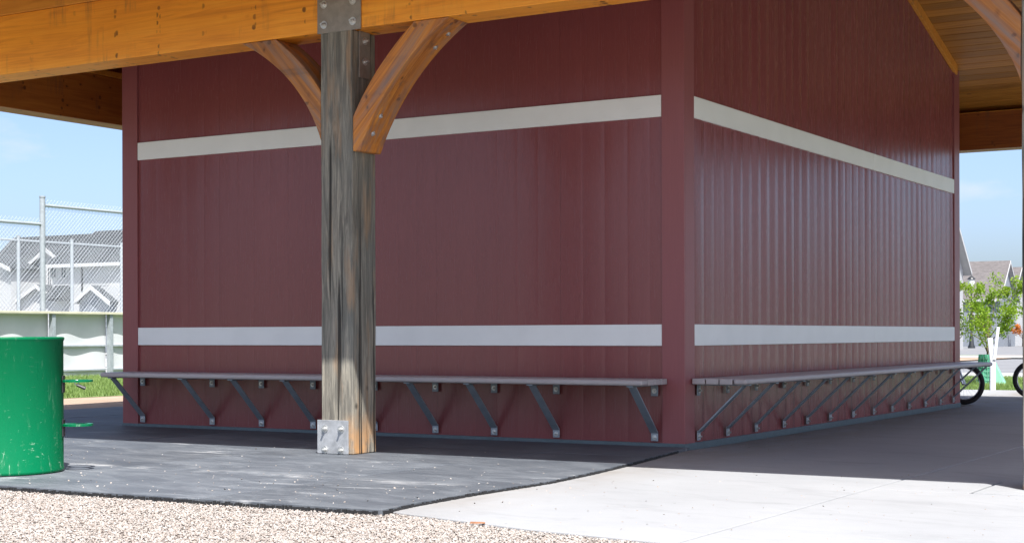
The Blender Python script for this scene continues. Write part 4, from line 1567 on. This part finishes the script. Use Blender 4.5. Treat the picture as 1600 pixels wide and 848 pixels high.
# ================================================================== bicycles
def bicycle(label, loc, rz):
    """front wheel centre at x = 0; the bike runs back along -x"""
    root = empty('bicycle', loc, label, 'bicycle', 'bicycles parked behind the clad building')
    root.rotation_euler = (0, 0, rz)
    R = 0.262
    for cx in (0.0, -0.90):
        t_ = MB()
        vs, fs = [], []
        n1, n2 = 48, 10
        for i in range(n1):
            a_ = 2 * math.pi * i / n1
            for j in range(n2):
                b_ = 2 * math.pi * j / n2
                rr = R - 0.029 + 0.029 * math.cos(b_)
                vs.append((cx + rr * math.cos(a_), 0.027 * math.sin(b_), R + rr * math.sin(a_)))
        for i in range(n1):
            for j in range(n2):
                fs.append((i * n2 + j, i * n2 + (j + 1) % n2, ((i + 1) % n1) * n2 + (j + 1) % n2, ((i + 1) % n1) * n2 + j))
        wheel = t_.add(vs, fs).build('wheel', M['tyre'], root, smooth=True)
        MB().tube([(cx + (R - 0.062) * math.cos(a_), 0, R + (R - 0.062) * math.sin(a_)) for a_ in np.linspace(0, 2 * math.pi, 41)[:-1]], 0.008, 6, True).build('rim', M['chrome'], wheel, smooth=True)
        sp = MB()
        for k_ in range(20):
            a_ = 2 * math.pi * k_ / 20
            sp.cyl((cx + 0.015 * math.cos(a_), 0.02 * (-1) ** k_, R + 0.015 * math.sin(a_)), (cx + (R - 0.06) * math.cos(a_), 0, R + (R - 0.06) * math.sin(a_)), 0.0012, 4)
        sp.build('spokes', M['chrome'], wheel)
        MB().cyl((cx, -0.05, R), (cx, 0.05, R), 0.017, 12).build('hub', M['chrome'], wheel, smooth=40)
    fk = MB()
    head0, head1 = Vector((-0.13, 0, 0.58)), Vector((-0.165, 0, 0.70))
    for sy in (-1, 1):
        fk.tube([(0, sy * 0.052, R), (-0.07, sy * 0.052, 0.44), (-0.112, sy * 0.045, 0.555), head0], 0.012, 8)
    fk.build('fork', M['chrome'], root, smooth=40)
    fr = MB()
    bb, st = Vector((-0.56, 0, 0.28)), Vector((-0.68, 0, 0.60))
    fr.tube([head0, head1], 0.02, 10)
    fr.tube([head1.lerp(head0, 0.2), st], 0.015, 8)
    fr.tube([head1.lerp(head0, 0.85), bb], 0.017, 8)
    fr.tube([st, bb], 0.015, 8)
    for sy in (-1, 1):
        fr.tube([bb + Vector((0, sy * 0.025, 0)), (-0.90, sy * 0.055, R)], 0.009, 6)
        fr.tube([st + Vector((0, sy * 0.015, -0.03)), (-0.90, sy * 0.055, R)], 0.008, 6)
    fr.build('frame', M['bikeblack'], root, smooth=40)
    sa = MB().tube([st, (-0.72, 0, 0.70)], 0.012, 8)
    sa.build('seat_post', M['chrome'], root, smooth=40)
    MB().add([(-0.85, -0.07, 0.71), (-0.85, 0.07, 0.71), (-0.62, 0.02, 0.71), (-0.60, 0.0, 0.71), (-0.62, -0.02, 0.71),
              (-0.86, -0.075, 0.75), (-0.86, 0.075, 0.75), (-0.62, 0.025, 0.74), (-0.595, 0, 0.735), (-0.62, -0.025, 0.74)],
             [(4, 3, 2, 1, 0), (5, 6, 7, 8, 9), (0, 1, 6, 5), (1, 2, 7, 6), (2, 3, 8, 7), (3, 4, 9, 8), (4, 0, 5, 9)]).build('saddle', M['bikeblack'], root, bevel=0.012)
    hb_ = MB()
    stem_top = Vector((-0.15, 0, 0.78))
    hb_.tube([head1, stem_top], 0.014, 8)
    hb_.tube([(-0.22, -0.30, 0.93), (-0.17, -0.17, 0.925), (-0.15, -0.09, 0.80), stem_top, (-0.15, 0.09, 0.80), (-0.17, 0.17, 0.925), (-0.22, 0.30, 0.93)], 0.011, 8)
    hbo = hb_.build('handlebar', M['bikeblack'], root, smooth=40)
    for sy in (-1, 1):
        MB().tube([(-0.205, sy * 0.26, 0.93), (-0.235, sy * 0.345, 0.932)], 0.016, 8).build('grip', M['tyre'], hbo, smooth=40)
    cb = MB()
    cb.tube([(-0.165, -0.2, 0.925), (-0.07, -0.17, 0.99), (-0.035, -0.08, 0.93), (-0.05, -0.02, 0.80), (-0.10, 0.0, 0.62), (-0.105, 0.01, 0.54)], 0.0035, 6)
    cb.tube([(-0.165, 0.2, 0.925), (-0.06, 0.12, 0.96), (-0.045, 0.05, 0.86), (-0.12, 0.02, 0.72), (-0.2, 0.01, 0.66)], 0.0035, 6)
    cb.build('brake_cable', M['tyre'], hbo, smooth=True)
    cr = MB()
    cr.lathe([(0.02, -0.045), (0.085, -0.045), (0.085, -0.040), (0.02, -0.040), (0.02, -0.045)], (bb.x, 0, bb.z), 24, 1)
    cr.bar((bb.x, -0.06, bb.z), (bb.x + 0.11, -0.06, bb.z - 0.10), 0.02, 0.012, up=(0, 1, 0))
    cr.bar((bb.x, 0.06, bb.z), (bb.x - 0.11, 0.06, bb.z + 0.10), 0.02, 0.012, up=(0, 1, 0))
    cr.cyl((bb.x, -0.066, bb.z), (bb.x, 0.066, bb.z), 0.018, 10)
    cro = cr.build('crankset', M['chrome'], root)
    for px_, py_, pz_ in ((0.11, -0.11, -0.10), (-0.11, 0.11, 0.10)):
        MB().box((bb.x + px_ - 0.035, py_ - 0.045, bb.z + pz_ - 0.009), (bb.x + px_ + 0.035, py_ + 0.045, bb.z + pz_ + 0.009)).build('pedal', M['tyre'], cro, bevel=0.003)
    rf_ = MB().box((-0.125, -0.035, 0.42), (-0.075, -0.028, 0.50))
    rf_.build('reflector', M['frost'], root)
    MB().cyl((-0.62, 0.03, 0.26), (-0.70, 0.16, 0.003), 0.008, 6).build('kickstand', M['chrome'], root)
    return root


wc = at(1506, 598, 1, 8.62)
bicycle('small bicycle behind the wall corner with its front wheel past the bench end', (float(wc[0]), 8.62, 0.0), 0.0)
w2 = at(1582, 592, 1, 10.75)
bicycle('bicycle with a thick black wheel cut off by the right edge post', (float(w2[0]) + 0.262, 10.75, 0.0), math.pi)

# ================================================================== loose stones, grass and litter
def pebbles(name, pts, size, seed, label, mat=None):
    r = np.random.default_rng(seed)
    n = len(pts)
    t = (1 + 5 ** 0.5) / 2
    # low rounded stone: an octahedron with a cut waist (14 vertices would do; 8 keep it cheap)
    base = np.array([[1, 0, 0], [0.5, 0.87, 0], [-0.5, 0.87, 0], [-1, 0, 0], [-0.5, -0.87, 0], [0.5, -0.87, 0],
                     [0.45, 0.25, 0.75], [-0.45, 0.3, 0.72], [0.0, -0.5, 0.75]], float)
    tri = np.array([[0, 1, 6], [1, 2, 7], [1, 7, 6], [2, 3, 7], [3, 4, 8], [3, 8, 7], [4, 5, 8], [5, 0, 6], [5, 6, 8], [6, 7, 8]])
    ang_ = r.random(n) * 2 * np.pi
    sx = size * r.uniform(0.55, 1.35, n)
    sy = sx * r.uniform(0.6, 1.0, n)
    sz = sx * r.uniform(0.45, 0.8, n)
    V = np.repeat(base[None], n, 0) + r.normal(scale=0.10, size=(n, 9, 3))
    V = V * np.stack([sx, sy, sz], 1)[:, None, :]
    c, s_ = np.cos(ang_)[:, None], np.sin(ang_)[:, None]
    X = V[:, :, 0] * c - V[:, :, 1] * s_
    Y = V[:, :, 0] * s_ + V[:, :, 1] * c
    tl = r.normal(scale=0.35, size=(n, 2))
    Z = V[:, :, 2] + X * tl[:, :1] + Y * tl[:, 1:]
    V = np.stack([X, Y, Z], 2) + np.asarray(pts)[:, None, :]
    F = (tri[None] + (np.arange(n) * 9)[:, None, None]).reshape(-1, 3)
    me = bpy.data.meshes.new(name)
    me.vertices.add(n * 9)
    me.vertices.foreach_set('co', V.reshape(-1).astype(np.float32))
    nf = len(F)
    me.loops.add(nf * 3)
    me.loops.foreach_set('vertex_index', F.reshape(-1).astype(np.int32))
    me.polygons.add(nf)
    me.polygons.foreach_set('loop_start', (np.arange(nf) * 3).astype(np.int32))
    me.polygons.foreach_set('loop_total', np.full(nf, 3, np.int32))
    me.update()
    at_ = me.attributes.new('tone', 'FLOAT', 'POINT')
    tone = np.clip(r.beta(2.2, 1.5, n), 0, 1)
    dark = r.random(n) < 0.055
    tone[dark] = r.uniform(0, 0.14, dark.sum())
    at_.data.foreach_set('value', np.repeat(tone, 9).astype(np.float32))
    me.validate()
    ob = link(name, me, mat or M['pebble'])
    ob['kind'] = 'stuff'
    ob['label'] = label
    return ob


def gravel_top(x):
    return np.interp(x, [-9, -2.3, -0.72, 0.42, 0.46, 1.37, 2.18, 2.4, 6], [-4.752, -4.712, -4.687, -4.63, -4.51, -4.772, -4.885, -4.9, -5.2])


# pea gravel over the part of the bed near the camera's view
r_ = np.random.default_rng(3)
N = 150000
px = r_.uniform(-3.9, 3.4, N * 2)
py = r_.uniform(-7.0, -4.5, N * 2)
ok = (py < gravel_top(px) + 0.006 + r_.normal(scale=0.012, size=N * 2))
d0 = (px - CAM[0]) * -math.sin(YAW) + (py - CAM[1]) * math.cos(YAW)
l0 = (px - CAM[0]) * math.cos(YAW) + (py - CAM[1]) * math.sin(YAW)
ok &= (d0 > 6.0) & (np.abs(l0) < d0 * 0.40)
px, py = px[ok][:N], py[ok][:N]
pebbles('gravel', np.stack([px, py, r_.uniform(-0.020, -0.006, len(px))], 1), 0.0053, 21, 'pale pea gravel spread in front of the mats and slab')
# bits of gravel kicked onto the mats
n = 330
px = r_.uniform(-6.0, 0.42, n * 3)
py = -4.6 + np.abs(r_.normal(scale=1.35, size=n * 3))
xr = np.array([mat_right(v) for v in py])
ok = (px < xr - 0.02) & (py < -0.06) & ~((px > -2.14) & (px < -1.75) & (py > -1.92) & (py < -1.55)) & (np.hypot(px + 2.93, py + 4.085) > 0.39)
px, py = px[ok][:n], py[ok][:n]
pebbles('loose_stones', np.stack([px, py, np.full(len(px), MT + 0.0018)], 1), 0.0056, 22, 'scattered pale stones on the black mats')
# grit along the foot of the walls and over the slab
n = 420
px = np.concatenate([0.05 + np.abs(r_.normal(scale=0.28, size=n)), r_.uniform(0.5, 3.4, 130)])
py = np.concatenate([r_.uniform(-0.25, 7.9, n), r_.uniform(-4.6, -1.2, 130)])
ok = py > np.array([front_y(v) for v in px]) + 0.05
ok &= (px > np.array([mat_right(v) if v < -0.05 else 0.0 for v in py]) + 0.02)
px, py = px[ok], py[ok]
pebbles('slab_grit', np.stack([px, py, np.full(len(px), 0.001)], 1), 0.0052, 23, 'small dark and pale grit lying on the concrete slab', M['gravel'])


def blades(name, label, x0, x1, y0, y1, n, h, wd, seed, z=-0.012):
    r = np.random.default_rng(seed)
    x, y = r.uniform(x0, x1, n), r.uniform(y0, y1, n)
    a = r.random(n) * np.pi
    hh = h * r.uniform(0.5, 1.3, n)
    lx, ly = r.normal(scale=0.4, size=n) * hh, r.normal(scale=0.4, size=n) * hh
    dx, dy = np.cos(a) * wd, np.sin(a) * wd
    V = np.stack([np.stack([x - dx, y - dy, np.full(n, z)], 1), np.stack([x + dx, y + dy, np.full(n, z)], 1),
                  np.stack([x + lx, y + ly, z + hh], 1)], 1)
    F = np.arange(n * 3).reshape(-1, 3)
    me = bpy.data.meshes.new(name)
    me.from_pydata(V.reshape(-1, 3).tolist(), [], F.tolist())
    ob = link(name, me, M['blade'])
    ob['kind'] = 'stuff'
    ob['label'] = label
    return ob


blades('grass', 'short green grass of the lawn before the rink boards', -20.6, -12.1, 3.2, 16.5, 60000, 0.075, 0.007, 31)
blades('grass', 'short green grass of the strip round the young tree', -4.5, 1.5, 13.95, 21.4, 40000, 0.07, 0.006, 32, -0.03)

# a sliver of brown wood at the edge of the slab, and darker twigs in the gravel
def chip(label, px_, py_, ln, rz, wd=0.012):
    p = at(px_, py_, 2, 0.0)
    o_ = MB().add([(-ln / 2, -wd / 2, 0), (ln / 2, -wd * 0.3, 0), (ln / 2 * 0.92, wd * 0.4, 0), (-ln / 2 * 0.95, wd / 2, 0),
                   (-ln / 2 * 0.9, -wd * 0.4, 0.007), (ln / 2 * 0.96, -wd * 0.2, 0.006), (ln / 2 * 0.85, wd * 0.3, 0.006), (-ln / 2 * 0.9, wd * 0.4, 0.008)],
                  [(3, 2, 1, 0), (4, 5, 6, 7), (0, 1, 5, 4), (1, 2, 6, 5), (2, 3, 7, 6), (3, 0, 4, 7)]).build('wood_chip', M['twig'])
    o_.location = (p[0], p[1], 0.0005)
    o_.rotation_euler = (0, 0, rz)
    tag(o_, label, 'wood chip')


chip('reddish brown sliver of wood at the gravel edge of the slab', 746, 817, 0.075, YAW, 0.018)
